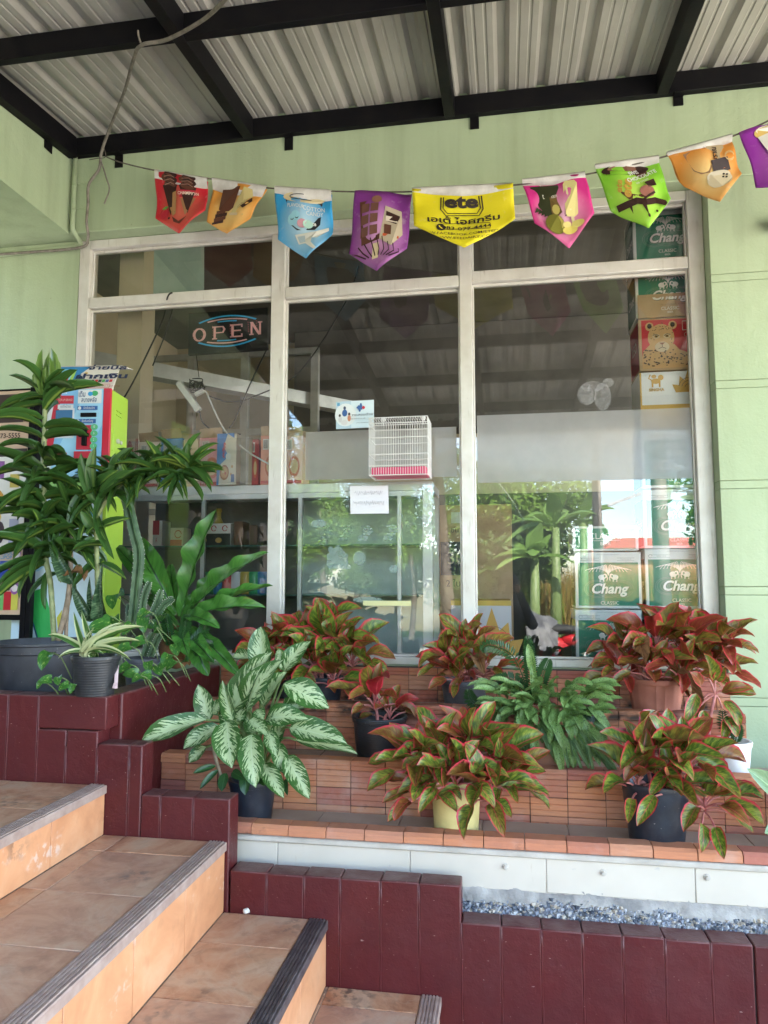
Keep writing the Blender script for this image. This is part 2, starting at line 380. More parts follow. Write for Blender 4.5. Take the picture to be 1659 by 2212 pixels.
def f_spot(g, u, v, us):
    k = g.vor(1, g.n('CombineXYZ', X=g.math('MULTIPLY', us, 4.5), Y=g.math('MULTIPLY', v, 17), Z=g.math('MULTIPLY', g.rnd(), 30)).outputs[0])
    return g.mix(g.ramp(k, [(.24, 1), (.34, 0)]), g.ramp(g.noise(6), [(.3, (.13, .25, .06)), (.7, (.24, .36, .12))]), (.02, .06, .018))
def f_plain(c1, c2):
    def f(g, u, v, us):
        c = g.ramp(g.noise(1, veinco(g, u, v, .4, 2, 16), 4), [(.3, c1), (.7, c2)])
        return g.mix(g.ramp(u, [(.03, .7), (.08, 0)]), c, tuple(min(1, x*1.7) for x in c2))
    return f
M = dict(green=m_green_wall(), maroon=m_maroon(), brick=m_brick(), tile=m_stone_tile(), riser=m_riser_tile(), frame=m_frame(), glass=m_glass(), film=m_film(.44, .42), film2=m_film(.09, .84), sheet=m_sheet(),
    steel=pm('black_painted_steel', (.0025, .0025, .004), (.006, .0055, .006), 12, .55, .15, 80, 0, .16),
    grout=pm('grey_mortar', (.06, .05, .045), (.13, .115, .1), 20, .9, .4, 90),
    lightgrout=pm('tile_grout', (.30, .23, .18), (.42, .34, .28), 20, .9, .4, 90), darkgrout=pm('dark_mortar', (.03, .022, .02), (.07, .05, .042), 20, .9, .4, 90),
    ledge=pm('grey_glazed_tile', (.31, .25, .20), (.40, .33, .27), 5, .45, .05, 60, 0, .3),
    cement=pm('cement_render', (.40, .37, .32), (.54, .50, .44), 9, .8, .4, 60),
    nose=pm('ribbed_stair_nosing', (.29, .20, .165), (.37, .275, .23), 30, .6, .1, 100),
    nosedark=pm('dark_stair_nosing', (.05, .038, .04), (.10, .08, .08), 30, .45, .1, 100),
    soil=pm('potting_soil', (.03, .02, .013), (.09, .06, .04), 60, .95, 1, 90),
    asphalt=pm('road_surface', (.25, .225, .19), (.33, .30, .26), 3, .9, .2, 60),
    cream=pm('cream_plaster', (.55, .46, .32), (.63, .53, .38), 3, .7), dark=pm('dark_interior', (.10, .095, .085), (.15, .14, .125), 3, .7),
    alu=pm('window_aluminium', (.5, .5, .49), (.62, .62, .61), 10, .4, 0, 1, .3), white=pm('white_plastic', (.66, .66, .64), (.75, .75, .73), 8, .4),
    cable=pm('black_cable', (.008, .008, .008), (.02, .02, .02), 30, .5), hem=pm('white_hem_tape', (.55, .53, .5), (.72, .70, .67), 16, .6, .2, 200),
    card=pm('brown_cardboard', (.42, .29, .17), (.5, .36, .22), 9, .75), wood=pm('grey_weathered_wood', (.16, .145, .13), (.28, .25, .22), 9, .8, .3, 40),
    stem=pm('green_stem', (.10, .16, .05), (.2, .26, .1), 20, .5), cane=pm('woody_cane', (.2, .15, .10), (.36, .27, .19), 30, .7, .5, 80), pink=pm('pink_leaf_stalk', (.42, .11, .11), (.55, .24, .21), 20, .45),
    cactus=pm('cactus_skin', (.035, .075, .035), (.08, .14, .065), 18, .55), spine=pm('pale_spines', (.5, .5, .42), (.6, .6, .5), 10, .7), dead=pm('dry_brown_leaf', (.12, .055, .025), (.28, .14, .06), 14, .8, .4, 50))
LM = dict(red=leafmat('red_edged_leaf', f_red, .36, .4, .1), silver=leafmat('silver_variegated_leaf', f_silver), drac=leafmat('striped_cane_leaf', f_drac, .33, .4, .35), fern=leafmat('glossy_fern_leaf', f_fern, .3), young=leafmat('young_cane_leaf', f_young, .35),
    spider=leafmat('cream_edged_leaf', f_spider), pothos=leafmat('marbled_heart_leaf', f_pothos, .28), snake=leafmat('mottled_sword_leaf', f_snake, .4, .4, .05), spot=leafmat('spotted_leaf', f_spot, .45),
    pale=leafmat('pale_green_leaf', f_plain((.13, .24, .10), (.24, .36, .18))), deep=leafmat('deep_green_leaf', f_plain((.015, .055, .015), (.035, .1, .028)), .3), dead=leafmat('withered_leaf', f_plain((.16, .07, .03), (.34, .19, .08)), .7))
# ------------------------------------------------------------------ ground and what the shop glass mirrors: the street side
ZG = -1.5
gb = MB(); gb.add([(-220, -260, ZG-.02), (220, -260, ZG-.02), (220, 60, ZG-.02), (-220, 60, ZG-.02)], [(0, 1, 2, 3)])
gr = gb.build('ground', pm('dry_field_soil', (.12, .10, .05), (.2, .17, .08), .6, .95)); gr['kind'] = 'structure'
rb = MB(); rb.box(-60, 60, -12.5, 3.4, ZG-.016, ZG); o = rb.build('road', M['asphalt']); o['kind'] = 'structure'
# ------------------------------------------------------------------ the building
bld = thing('shop_building', 'pale green painted shop front with a wide window and a grooved pier on the right', 'building', (0, 3.5, ZG))
WF = 3.415
b = MB(); b.box(-4, -2.287, 3.5, 3.66, ZG, 1.862); b.build('side_wall', M['green'], bld)
b = MB(); b.box(-4, 2.6, WF, 3.66, 1.864, 3.4); b.build('lintel_wall', M['green'], bld, bevel=.006)
b = MB(); b.box(-2.287, .945, 3.46, 3.66, ZG, -.40); b.build('wall_base', M['green'], bld)
zs = [-1.0, -.52, -.042, .428, .884, 1.382]
lo = ZG
for z in zs+[None]:                                  # pier cut into courses by a narrow recessed band
    hi = 1.862 if z is None else z-.0188
    b = MB(); b.box(.945, 2.6, WF, 3.66, lo, hi); b.build('wall_panel', M['green'], bld, bevel=.0022)
    if z is not None:
        b = MB(); b.box(.946, 2.6, WF+.0022, 3.66, z-.0178, z+.0178); b.build('groove_band', M['green'], bld, bevel=.0015, seg=1); lo = z+.0188
# room behind the glass; gap in its right wall added to let daylight in
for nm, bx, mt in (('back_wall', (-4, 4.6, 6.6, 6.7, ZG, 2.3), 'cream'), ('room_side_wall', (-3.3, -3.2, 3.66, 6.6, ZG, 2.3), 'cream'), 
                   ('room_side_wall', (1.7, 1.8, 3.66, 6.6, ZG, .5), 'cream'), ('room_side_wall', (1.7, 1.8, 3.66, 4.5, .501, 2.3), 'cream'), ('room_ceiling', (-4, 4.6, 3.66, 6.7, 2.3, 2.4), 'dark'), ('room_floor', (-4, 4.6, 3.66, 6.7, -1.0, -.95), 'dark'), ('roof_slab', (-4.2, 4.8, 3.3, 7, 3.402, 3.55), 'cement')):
    b = MB(); b.box(*bx); b.build(nm, M[mt], bld)
b = MB(); b.box(-2.19, -2.04, 3.75, 3.9, -.9, 2.29); b.build('room_column', M['cream'], bld)
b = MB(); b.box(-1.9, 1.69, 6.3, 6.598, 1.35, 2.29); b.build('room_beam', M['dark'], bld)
b = MB(); b.box(-1.9, 1.69, 6.52, 6.597, -.9, .78); b.build('room_dark_panel', M['dark'], bld)  # dark slab added so the lower part of the room reads dark
b = MB()
for x in (-3.1, -2.62, -2.15, -1.55): b.box(x, x+.06, 5.6, 5.66, -.9, 1.9)
for z in (.55, 1.2, 1.86): b.box(-3.1, -1.49, 5.61, 5.65, z, z+.05)
b.build('partition_frame', M['alu'], bld)
b = MB(); b.box(-3.19, -1.5, 5.625, 5.635, .6, 1.86); b.build('partition_glass', M['glass'], bld)
b = MB(); b.bar((-3.1, 3.8, 1.45), (-1.2, 6.2, 1.5), .12, .1); b.build('room_rail', M['alu'], bld)
b = MB(); b.tube(curve([P(1085, 640, 6.4), P(1090, 760, 6.4), P(1093, 850, 6.4)]), .018); b.build('room_pipe', pm('yellow_pipe', (.4, .28, .08), (.5, .36, .12)), bld)
# concrete beam of the porch on the left and its soffit
XB = P(150, 502, WF).x
b = MB(); zz = lambda y: 2.28-.112*(3.38-y)
b.hull([(XB, .6, 1.862), (XB-1.2, .6, 1.862), (XB-1.2, .6, zz(.6)), (XB, .6, zz(.6))], [(XB, WF-.002, 1.862), (XB-1.2, WF-.002, 1.862), (XB-1.2, WF-.002, zz(WF)), (XB, WF-.002, zz(WF))])
bm_ = b.build('porch_beam', M['green']); tag(bm_, 'deep green concrete beam running out over the left side of the porch', 'beam')
# ------------------------------------------------------------------ window
win = thing('shop_window', 'three bay shop window with aged aluminium bars and toplights above', 'window', (-.68, 3.5, -.36))
def bar(nm, x0, x1, z0, z1, y0=3.5, y1=3.585, m='frame'):
    b = MB(); b.box(x0, x1, y0, y1, z0, z1); return b.build(nm, M[m], win, bevel=.004)
XL, XM1, XM2, XR = -2.285, -1.15, -.18, .925
bar('jamb', XL, XL+.062, -.398, 1.862); bar('jamb', XR-.052, XR+.019, -.398, 1.862)
bar('mullion', XM1-.036, XM1+.036, -.362, 1.812); bar('mullion', XM2-.031, XM2+.031, -.362, 1.812)
bar('head_rail', XL+.063, XR-.053, 1.813, 1.862); bar('sill', XL+.063, XR-.053, -.398, -.363, 3.492)
bays = [(XL+.063, XM1-.037), (XM1+.037, XM2-.032), (XM2+.032, XR-.053)]
for (a, c), zt in zip(bays, (1.478, 1.462, 1.478)):
    bar('transom', a, c, zt, zt+.058, 3.503, 3.58)
    for z0, z1 in ((-.362, zt-.001), (zt+.059, 1.812)):
        f = MB()                                     # inner beading round each pane
        for q in ((a, a+.008, z0, z1), (c-.008, c, z0, z1), (a+.0085, c-.0085, z0, z0+.01), (a+.0085, c-.0085, z1-.014, z1)): f.box(q[0], q[1], GLASS-.012, GLASS+.014, q[2], q[3])
        f.build('pane_bead', M['frame'], win, bevel=.002)
        g_ = MB(); g_.add([(a+.004, GLASS, z0+.005), (c-.004, GLASS, z0+.005), (c-.004, GLASS, z1-.007), (a+.004, GLASS, z1-.007)], [(0, 1, 2, 3)]); g_.build('pane', M['glass'], win)
def film(x0, x1, z0, z1, mk='film'):
    b = MB(); n = 8
    b.add([(x0, GLASS-.0022, z0), (x1, GLASS-.0022, z0), (x1, GLASS-.0022, z1), (x0, GLASS-.0022, z1)], [(0, 1, 2, 3)]); return b.build('frosted_film', M[mk], win)
film(bays[0][0]+.01, P(546, 980, GLASS).x, .505, .742, 'film2'); film(P(598, 980, GLASS).x, bays[0][1]-.01, .505, .742, 'film2')
film(bays[1][0]+.012, P(660, 980, GLASS).x, .512, .76, 'film2'); film(P(660, 980, GLASS).x+.0005, bays[1][1]-.022, .512, .76); film(bays[2][0]+.015, bays[2][1]-.01, .477, .812)
b = MB(); q = [P(333, 530, GLASS+.006), P(441, 523, GLASS+.006), P(441, 632, GLASS+.006), P(331, 640, GLASS+.006)]; b.add(q, [(3, 2, 1, 0)]); b.build('covering_sheet', pm('pale_green_board', (.33, .42, .37), (.4, .48, .43), 7, .5), win)
# a smear of old putty on the right pane, and decals on the middle pane
art([((.2, .21, .22), ell(x, y, rx, ry, 12)) for x, y, rx, ry in ((0, 0, .05, .07), (.08, -.02, .045, .09), (.03, .05, .06, .035), (.11, .07, .03, .03))], lambda u, v, k: P(1268, 852, GLASS-.004)+V((u*.9, -k, v*.75)), win, 'putty_smear').data.materials[0] = m_smear('putty_smear', (.4, .4, .4), .3, .75)
dec = []
pc = (.30, .38, .35)
for x0, h in ((.07, .26), (.3, .2), (.52, .2), (.8, .2)):
    for i in range(6):
        zc = -.03-i*h/6; dec += [(pc, ell(x0+.03*math.sin(i)+s*.028, zc+.01, .025, .014, 8)) for s in (-1, 1)]
dec += [(pc, ell(.0, .02, .09, .05, 12)), (pc, rect(.1, -.52, .33, -.36)), (pc, [(.12, -.36), (.22, -.24), (.31, -.36)]), (pc, ell(.14, -.31, .03, .04, 10)), (pc, ell(.46, -.42, .07, .09, 14)), (pc, rect(.12, -.55, .36, -.5)), (pc, ell(.83, -.55, .05, .05, 12)), (pc, ell(.55, -.93, .16, .04, 14)), ((.62, .6, .3), rect(.5, -1.0, 1.02, -.94))]
art(dec, lambda u, v, k: P(690, 1135, GLASS+.01)+V((u*.46, -k, v*.4)), win, 'decal').data.materials[0] = m_smear('worn_decal', (.30, .40, .36), .2, .5)
# ------------------------------------------------------------------ canopy: corrugated sheets on black steel
can = thing('porch_canopy', 'corrugated metal porch roof on black steel channels', 'canopy', (-.5, 3.4, 2.3))
zt = lambda y: 2.385-.112*(3.38-y)                   # underside of the sheets
YE = -1.25
prof = []
for i in range(1):
    prof = [(0, 0), (.030, 0), (.034, .004), (.042, .004), (.046, 0), (.078, 0), (.082, .004), (.090, .004), (.094, 0), (.118, 0), (.136, .027), (.170, .027)]
PITCHX = .188
x = XB-.1; k = 0
while x < 4.6:
    pts = []
    for r_ in range(4): pts += [(x+r_*PITCHX+a, c) for a, c in prof]
    pts.append((x+4*PITCHX+.012, 0))
    dz = .0015*(k % 2)
    vs = [(a, y, zt(y)+c+dz) for y in (WF+.03, YE) for a, c in pts]+[(a, y, zt(y)+c+dz+.0012) for y in (WF+.03, YE) for a, c in pts]; n = len(pts)
    fs = [(i, i+1, n+i+1, n+i) for i in range(n-1)]+[(2*n+i+1, 2*n+i, 3*n+i, 3*n+i+1) for i in range(n-1)]
    b = MB(); b.add(vs, fs); b.build('roof_sheet', M['sheet'], can)
    x += 4*PITCHX; k += 1
def chan(nm, p0, p1, w_, h_):
    b = MB(); b.bar(p0, p1, w_, h_); return b.build(nm, M['steel'], can, bevel=.003)
for i in range(6):
    y = 3.396-.82*i
    chan('purlin', (XB, y, zt(y)-.0535), (4.6, y, zt(y)-.0535), .036, .1)
chan('fascia', (XB-.1, YE-.022, zt(YE)-.07), (4.6, YE-.022, zt(YE)-.07), .04, .26)
for a, q in ((545, 300), (980, 250), (1440, 200)):
    xr = P(a, q, 3.38).x-.02
    chan('rafter', (xr, 3.375, zt(3.375)-.056), (xr, YE, zt(YE)-.056), .052, .104)
for xr in (1.8, 2.85, 3.9): chan('rafter', (xr, 3.375, zt(3.375)-.056), (xr, YE, zt(YE)-.056), .052, .104)
chan('edge_rafter', (XB+.026, 3.374, zt(3.374)-.06), (XB+.026, YE, zt(YE)-.06), .05, .112)
for a, q in ((257, 350), (624, 312), (1025, 266), (1465, 215)):
    p = P(a, q, WF-.004); b = MB(); b.box(p.x-.022, p.x+.022, WF-.008, WF-.001, p.z-.03, zt(3.39)-.104); b.box(p.x-.022, p.x+.022, WF-.05, WF-.0085, zt(3.39)-.112, zt(3.39)-.1055); b.build('bracket', M['steel'], can)
b = MB(); p = P(113, 350, 3.2); b.box(XB+.001, XB+.007, p.y-.03, p.y+.03, zt(3.2)-.16, zt(3.2)-.11); b.build('bracket', M['steel'], can)
b = MB()
for x in (XB-.7, 4.5): b.box(x-.05, x+.05, YE-.1, YE, ZG, zt(YE)-.2)
b.build('post', M['steel'], can)
# ------------------------------------------------------------------ brick terrace under the window
ter = thing('brick_terrace', 'stepped terrace of grooved red bricks under the shop window, with a white tiled foot', 'planter', (0, 3.0, ZG))
BL, BH = .1345, .0655
def brick_mesh(L, h, D, grooves, nose=0):
    pr = [(0, 0), (0, h)]; gs = [h*(i+1)/(grooves+1) for i in range(grooves)]
    prof = [(D, 0), (0.002, 0), (0, .003)]
    for q in gs: prof += [(0, q-.0022), (.0035, q), (0, q+.0022)]
    prof += [(0, h-.003-nose), (.002+nose, h), (D, h)]
    return MB().hull([(.0012, y, z) for y, z in prof], [(L-.0018, y, z) for y, z in prof]).mesh('brick', M['brick'])
bm2, bm1, bmc, bml = brick_mesh(BL, BH-.0022, .06, 2), brick_mesh(BL, .0325, .06, 1), brick_mesh(BL, .0345, .075, 1, .006), brick_mesh(BL, .0345, .068, 0, .008)
half = {}
def brick(me, x, y, z, sx=1):
    o = place('brick', me, ter, Matrix.Translation((x, y+R.uniform(-.0022, .0022), z)) @ Matrix.Rotation(R.uniform(-.006, .006), 4, 'Y') @ Matrix.Diagonal((sx, 1, 1, 1)))
X0 = -1.378
def course(me, y, z, x1, off=0, x0=X0):
    x = x0-off
    while x < x1-.02:
        xa, xb_ = max(x, x0), min(x+BL, x1)
        if xb_-xa > .015: brick(me, xa, y, z, (xb_-xa)/BL)
        x += BL
def core(nm, *bx, m='darkgrout'):
    b = MB(); b.box(*bx); return b.build(nm, M[m], ter)
# top riser, y = 3.4
X1, X2, X3 = .945, .915, 1.9
for z, me in ((-.434, bm1), (-.4995, bm2), (-.565, bm2)): course(me, 3.398, z, X1, .02 if me is bm1 else .02)
course(bm1, 3.396, -.598, X1, .02)
core('mortar_core', X0, X1, 3.404, 3.459, -.61, -.4005)
# middle riser, y = 3.1
course(bmc, 3.094, -.555, X2, .07)
for z in (-.621, -.687): course(bm2, 3.1, z, X2, .07)
course(bm1, 3.1, -.7205, X2, .07)
core('mortar_core', X0, X2, 3.106, 3.39, -.76, -.5585)
# bottom riser, y = 2.8
course(bmc, 2.794, -.721, X3, .03)
for z in (-.7875, -.853, -.9185): course(bm2, 2.8, z, X3, .03)
core('mortar_core', X0, X3, 2.806, 3.09, -.95, -.7225)
# front lip, y = 2.52
course(bml, 2.52, -.882, X3, .1, -1.2)
core('mortar_core', -1.37, X3, 2.5305, 2.794, -1.015, -.8845, m='cement')
for y0, y1, z in ((3.18, 3.395, -.5555), (2.88, 3.097, -.7205)):
    x = X0
    while x < (X2 if z > -.6 else X3)-.02:
        b = MB(); xe = min(x+.298, X2 if z > -.6 else X3); b.box(x+.001, xe, y0-.006, y1, z-.02, z); b.build('ledge_tile', M['ledge'], ter, bevel=.0015, seg=1); x += .3
x = -1.3
while x < X3-.02:
    b = MB(); b.box(x+.001, x+.299, 2.59, 2.796, -.884+.001, -.878); b.build('ledge_tile', M['ledge'], ter, bevel=.0015, seg=1); x += .3
# cement band, white tiles with weep nozzles, rough concrete foot
b = MB(); b.box(-1.2, X3, 2.512, 2.55, -.9035, -.8835); b.build('cement_band', M['cement'], ter, bevel=.006)
mt = pm('white_wall_tile', (.60, .59, .56), (.70, .69, .66), 3, .45, .1, 60)
g = G('scuffed_white_tile'); p_ = g.pos(); c = g.ramp(g.noise(3, p_), [(.3, (.52, .475, .40)), (.7, (.62, .57, .49))])
c = g.mix(g.ramp(g.noise(17, p_, 5), [(.66, 0), (.7, .55)]), c, (.4, .39, .38)); c = g.mix(g.ramp(g.noise(1, g.map(p_, (40, 40, 7)), 4), [(.68, 0), (.76, .5)]), c, (.42, .33, .24))
mt = g.out(c, .5, 0, .4)
xj = [-1.2, P(459/2.37/1.1573+432, 1900, 2.53).x]+[P(x, 1900, 2.53).x for x in (886, 1180, 1501)]
xj.append(xj[-1]+.42); xj.append(xj[-1]+.42)
for a, c in zip(xj, xj[1:]):
    b = MB(); b.box(a+.0012, c-.0012, 2.5265, 2.545, -1.012, -.9045); b.build('wall_tile', mt, ter, bevel=.002, seg=1)
for x in (1092, 1303, 1527):
    p = P(x, {1092: 1872, 1303: 1885, 1527: 1895}[x], 2.5262)
    b = MB(); m4 = [(p.x+r*math.cos(2*PI*j/10), p.y-dy, p.z+r*math.sin(2*PI*j/10)) for r, dy in ((.011, 0), (.0105, .003), (.006, .004), (.006, .012), (.003, .0125)) for j in range(10)]
    b.add(m4, [(i*10+j, i*10+(j+1) % 10, (i+1)*10+(j+1) % 10, (i+1)*10+j) for i in range(4) for j in range(10)]+[tuple(range(40, 50))]); b.build('weep_nozzle', M['cement'], ter)
b = MB(); nx, nz = 330, 12; vs = []
for j in range(nz):
    for i in range(nx):
        x = -1.0+i*(X3+1.0)/(nx-1); t = j/(nz-1)
        q_ = V((x*9, t*3, 1.7)); vs.append((x, 2.532-.018*math.sin(PI*t*.6)+.010*mnoise.noise(q_)+.006*mnoise.noise(q_*3.7)+R.uniform(-.0015, .0015), -1.0-t*.13+.006*mnoise.noise(q_*2)))
b.add(vs, [(j*nx+i, (j+1)*nx+i, (j+1)*nx+i+1, j*nx+i+1) for j in range(nz-1) for i in range(nx-1)]); b.build('rough_foot', pm('rough_concrete', (.22, .215, .21), (.40, .385, .36), 14, .9, .8, 70), ter, smooth=True)
core('footing', -1.35, X3, 2.55, 2.79, ZG, -1.0, m='cement')
# ------------------------------------------------------------------ gravel strip
gmats = [pm('blue_grey_stone', (.14, .16, .20), (.26, .28, .33), 9, .8, .4, 60), pm('pale_grey_stone', (.28, .29, .31), (.42, .43, .45), 9, .8, .4, 60), pm('dark_stone', (.05, .06, .08), (.1, .12, .15), 9, .8, .4, 60), pm('buff_stone', (.36, .31, .25), (.5, .45, .38), 9, .8, .4, 60)]
gv = MB()
def stone(c, r, m):
    vs = []
    for a in range(4):
        for e in (-.6, .55):
            q = r*R.uniform(.6, 1.15); an = a*PI/2+R.uniform(-.4, .4); vs.append((c[0]+q*math.cos(an), c[1]+q*math.sin(an), c[2]+r*e*R.uniform(.6, 1.2)))
    top = len(vs)
    fs = [(2*i, (2*i+2) % 8, (2*i+3) % 8, 2*i+1) for i in range(4)]+[(1, 3, 5, 7), (6, 4, 2, 0)]
    gv.add(vs, fs, m)
for i in range(5200):
    x = R.uniform(-.975, 1.5); t = R.random(); y = 2.487+t*.05
    hz = -1.078+.036*t+.010*math.sin(x*7)*t+R.uniform(-.012, .006)
    if x < -.165: hz -= .02
    stone((x, y, hz), R.choice((R.uniform(.004, .008), R.uniform(.006, .0115))), R.choice((0, 0, 1, 1, 2, 3)))
gv.build('gravel', gmats, kind='stuff')
gb = MB(); gb.box(-.99, 1.6, 2.486, 2.56, -1.3, -1.105); o = gb.build('gravel_bed', M['grout']); o['kind'] = 'structure'
# ------------------------------------------------------------------ maroon walls of block columns
def block(par, x0, x1, z0, z1, y0=2.4, y1=2.484, m='maroon', lab=None):
    b = MB(); b.box(x0+.0008, x1-.0008, y0, y1, z0, z1); return b.build('block', M[m], par, bevel=.0045, seg=2, label=lab)
def bead(par, x, z0, z1, y=2.4):
    b = MB(); pts = [V((x+R.uniform(-.0012, .0012), y+.004, z0+(z1-z0)*i/9)) for i in range(10)]; b.tube(pts, [R.uniform(.0042, .006) for _ in pts], 6); return b.build('mortar_bead', M['maroon'], par, smooth=True)
lw = thing('low_garden_wall', 'low maroon painted block wall in front of the gravel, stepped down once', 'wall', (0, 2.44, ZG))
jx = [P(x, y, 2.4).x for x, y in ((576, 1900), (656.6, 1905), (735, 1910), (822, 1915), (905, 1925))]
xs = [-.926]+jx+[-.158]
for a, c in zip(xs, xs[1:]): block(lw, a, c, ZG, -.96+R.uniform(-.002, .002))
for x in jx: bead(lw, x, ZG, -.963)
jr = [P(x, y, 2.4).x for x, y in ((1083, 2030), (1170, 2040), (1259, 2050), (1346, 2060), (1438, 2075), (1538, 2085), (1632, 2095))]
d_ = jr[-1]-jr[-2]; jr += [jr[-1]+d_*(i+1) for i in range(8)]
xs = [-.158]+jr
for i, (a, c) in enumerate(zip(xs, xs[1:])): block(lw, a, c-(.003 if i == 6 else 0), ZG, -1.07+R.uniform(-.0015, .0015))
for i, x in enumerate(jr[:-1]):
    if i != 6: bead(lw, x, ZG, -1.072)
bead(lw, -.158, ZG, -1.07)
b = MB(); b.box(-.92, jr[-1]-.01, 2.41, 2.475, ZG, -1.08); b.build('wall_core', M['darkgrout'], lw)
pw = thing('planter_wall', 'maroon painted block wall stepping down beside the stairs and round the plant bed', 'wall', (-1.3, 2.44, -1.1))
YB = 2.484
lowj = [P(x, 1700, 2.4).x for x in (10, 76, 141, 209, 279)]
pj = lambda px: P(px, 1650, 2.4).x
zj = -.52
block(pw, -2.9, pj(12), ZG, -.405); block(pw, pj(12), pj(78), ZG, -.406)
block(pw, pj(78), -1.392, zj, -.405)
ls = [pj(78), pj(141), pj(209), pj(279), -1.252]
for i, (a, c) in enumerate(zip(ls, ls[1:])):
    block(pw, a, c, ZG, (zj-.004) if c < -1.4 else -.566)
for x in (pj(12), pj(78)): bead(pw, x, ZG, -.41)
for x in ls[1:3]: bead(pw, x, ZG, -.58)
bead(pw, ls[3], ZG, -.568)
es = [-1.252, P(346, 1750, 2.4).x, P(417, 1760, 2.4).x, -.93]
for a, c in zip(es, es[1:]): block(pw, a, c, ZG, -.731)
for x in es[1:-1]: bead(pw, x, ZG, -.733)
b = MB(); b.box(-2.85, -1.26, 2.41, 2.475, ZG, -.58); b.box(-1.3, -.94, 2.411, 2.474, ZG, -.74); b.build('wall_core', M['maroon'], pw)
b = MB(); b.box(-1.478, -1.3795, YB+.0005, 3.395, -1.1, -.405); b.build('return_wall', M['maroon'], pw, bevel=.007, seg=3)
# bed filled with soil
b = MB(); b.box(-2.9, -1.4785, 2.4845, 3.45, -1.3, -.45); o = b.build('plant_bed_soil', M['soil']); o['kind'] = 'structure'
b = MB(); b.box(-4, -1.9, 3.05, 3.499, -1.3, -.44); b.box(-4, -2.9, 2.0, 3.05, -1.3, -.441); o = b.build('porch_floor', M['wood']); o['kind'] = 'structure'
# ------------------------------------------------------------------ tiled stairs climbing to the left
st = thing('tiled_staircase', 'flight of rustic brown tiled steps with ribbed nosings climbing to the left', 'stairs', (-1.2, 1.4, ZG))
YS = 2.398
steps = [(-1.9, -1.385, -.705, 'nose'), (-1.385, -.944, -.870, 'nose'), (-.944, -.594, -1.093, 'nosedark'), (-.594, -.228, -1.295, 'nose')]
Y0 = .1
for k, (xa, xb_, z, nm) in enumerate(steps):
    xe = xb_+.006                                    # nosing overhangs a little
    zl = steps[k+1][2] if k < 3 else ZG
    # nosing with ridges
    b = MB(); prof = [(xe-.062, z-.004), (xe-.062, z+.002)]
    for i in range(5):
        q = xe-.058+i*.0105; prof += [(q, z+.0035), (q+.0055, z+.0035), (q+.0062, z+.0005), (q+.0095, z+.0005)]
    prof += [(xe-.002, z+.001), (xe, z-.003), (xe, z-.026), (xe-.004, z-.028), (xe-.006, z-.012), (xe-.012, z-.006)]
    b.hull([(a, Y0, c) for a, c in prof], [(a, YS, c) for a, c in prof][:]); b.build('nosing', M[nm], st)
    # riser tiles
    y = YS
    while y > Y0:
        y2 = max(Y0, y-.3); b = MB(); b.box(xb_-.012, xb_, y2+.0015, y-.0015, zl+.001, z-.007); b.build('riser_tile', M['riser'], st, bevel=.001, seg=1); y -= .3
    # tread tiles, laid back from the nosing
    cols = []; x = xb_-.0565
    while x > xa+.001: cols.append((max(xa, x-.3), x)); x -= .3
    if k == 0: cols = [(-1.745, -1.4415), (-2.05, -1.745), (-2.35, -2.05)]
    off = (.02, .16, .1, .2)[k]
    for a, c in cols:
        y = YS+off
        while y > Y0:
            ya, yb = max(Y0, y-.3), min(YS, y)
            if yb-ya > .01:
                b = MB(); b.box(a+.0017, c-.0017, ya+.0017, yb-.0017, z-.012, z+R.uniform(-.0006, .0006)); b.build('tread_tile', M['tile'], st, bevel=.0012, seg=1)
            y -= .3
    b = MB(); b.box((-2.4 if k == 0 else xa-.02), xb_-.0125, Y0, YS-.0005, ZG-.01, z-.003); b.build('step_core', M['lightgrout'], st)
p = PZ(531, 1973, -1.088)
b = MB(); b.ball((0, 0, 0), (.012, .009, .008), 8)
me = b.mesh('pebble', pm('white_pebble', (.6, .57, .52), (.72, .7, .66), 30, .7), True)
for v in me.vertices: v.co += V((R.uniform(-.003, .003), R.uniform(-.002, .002), R.uniform(-.002, .002)))
o = put('pebble', me); o.location = p+V((0, 0, .008)); tag(o, 'small white pebble on the step at the foot of the low maroon wall', 'pebble')
# ------------------------------------------------------------------ street side, seen mirrored in the glass
def leafcloud(name, mat, par, c, r, n, sz, seed, shell=.45):
    rr = random.Random(seed); b = MB()
    blobs = [(V((rr.gauss(0, .42), rr.gauss(0, .42), rr.gauss(0, .4))), rr.uniform(.3, .55)) for _ in range(16)]
    for i in range(n):
        q, br = rr.choice(blobs); d = V((rr.gauss(0, 1), rr.gauss(0, 1), rr.gauss(0, 1))).normalized()*br*rr.uniform(shell, 1)
        p = V(((q.x+d.x)*r[0], (q.y+d.y)*r[1], (q.z+d.z)*r[2]))+V(c)
        nn = (d/br*.5+V((0, .25, .7))+V((rr.gauss(0, .45), rr.gauss(0, .45), rr.gauss(0, .45)))).normalized(); a = nn.cross(V((rr.gauss(0, 1), rr.gauss(0, 1), rr.gauss(0, 1)))).normalized(); u = nn.cross(a)
        s = sz*rr.uniform(.6, 1.2)
        b.add([p-a*s, p+u*s*.38, p+a*s, p-u*s*.38], [(0, 1, 2, 3)])
    return b.build(name, mat, par)
treeleaf = [leafmat('street_tree_leaf', f_plain((.11, .21, .025), (.20, .33, .05)), .5, .3, .4), leafmat('dark_tree_leaf', f_plain((.035, .08, .018), (.08, .15, .03)), .5, .3, .3)]
bark = pm('tree_bark', (.07, .055, .04), (.16, .13, .1), 12, .9, .6, 40)
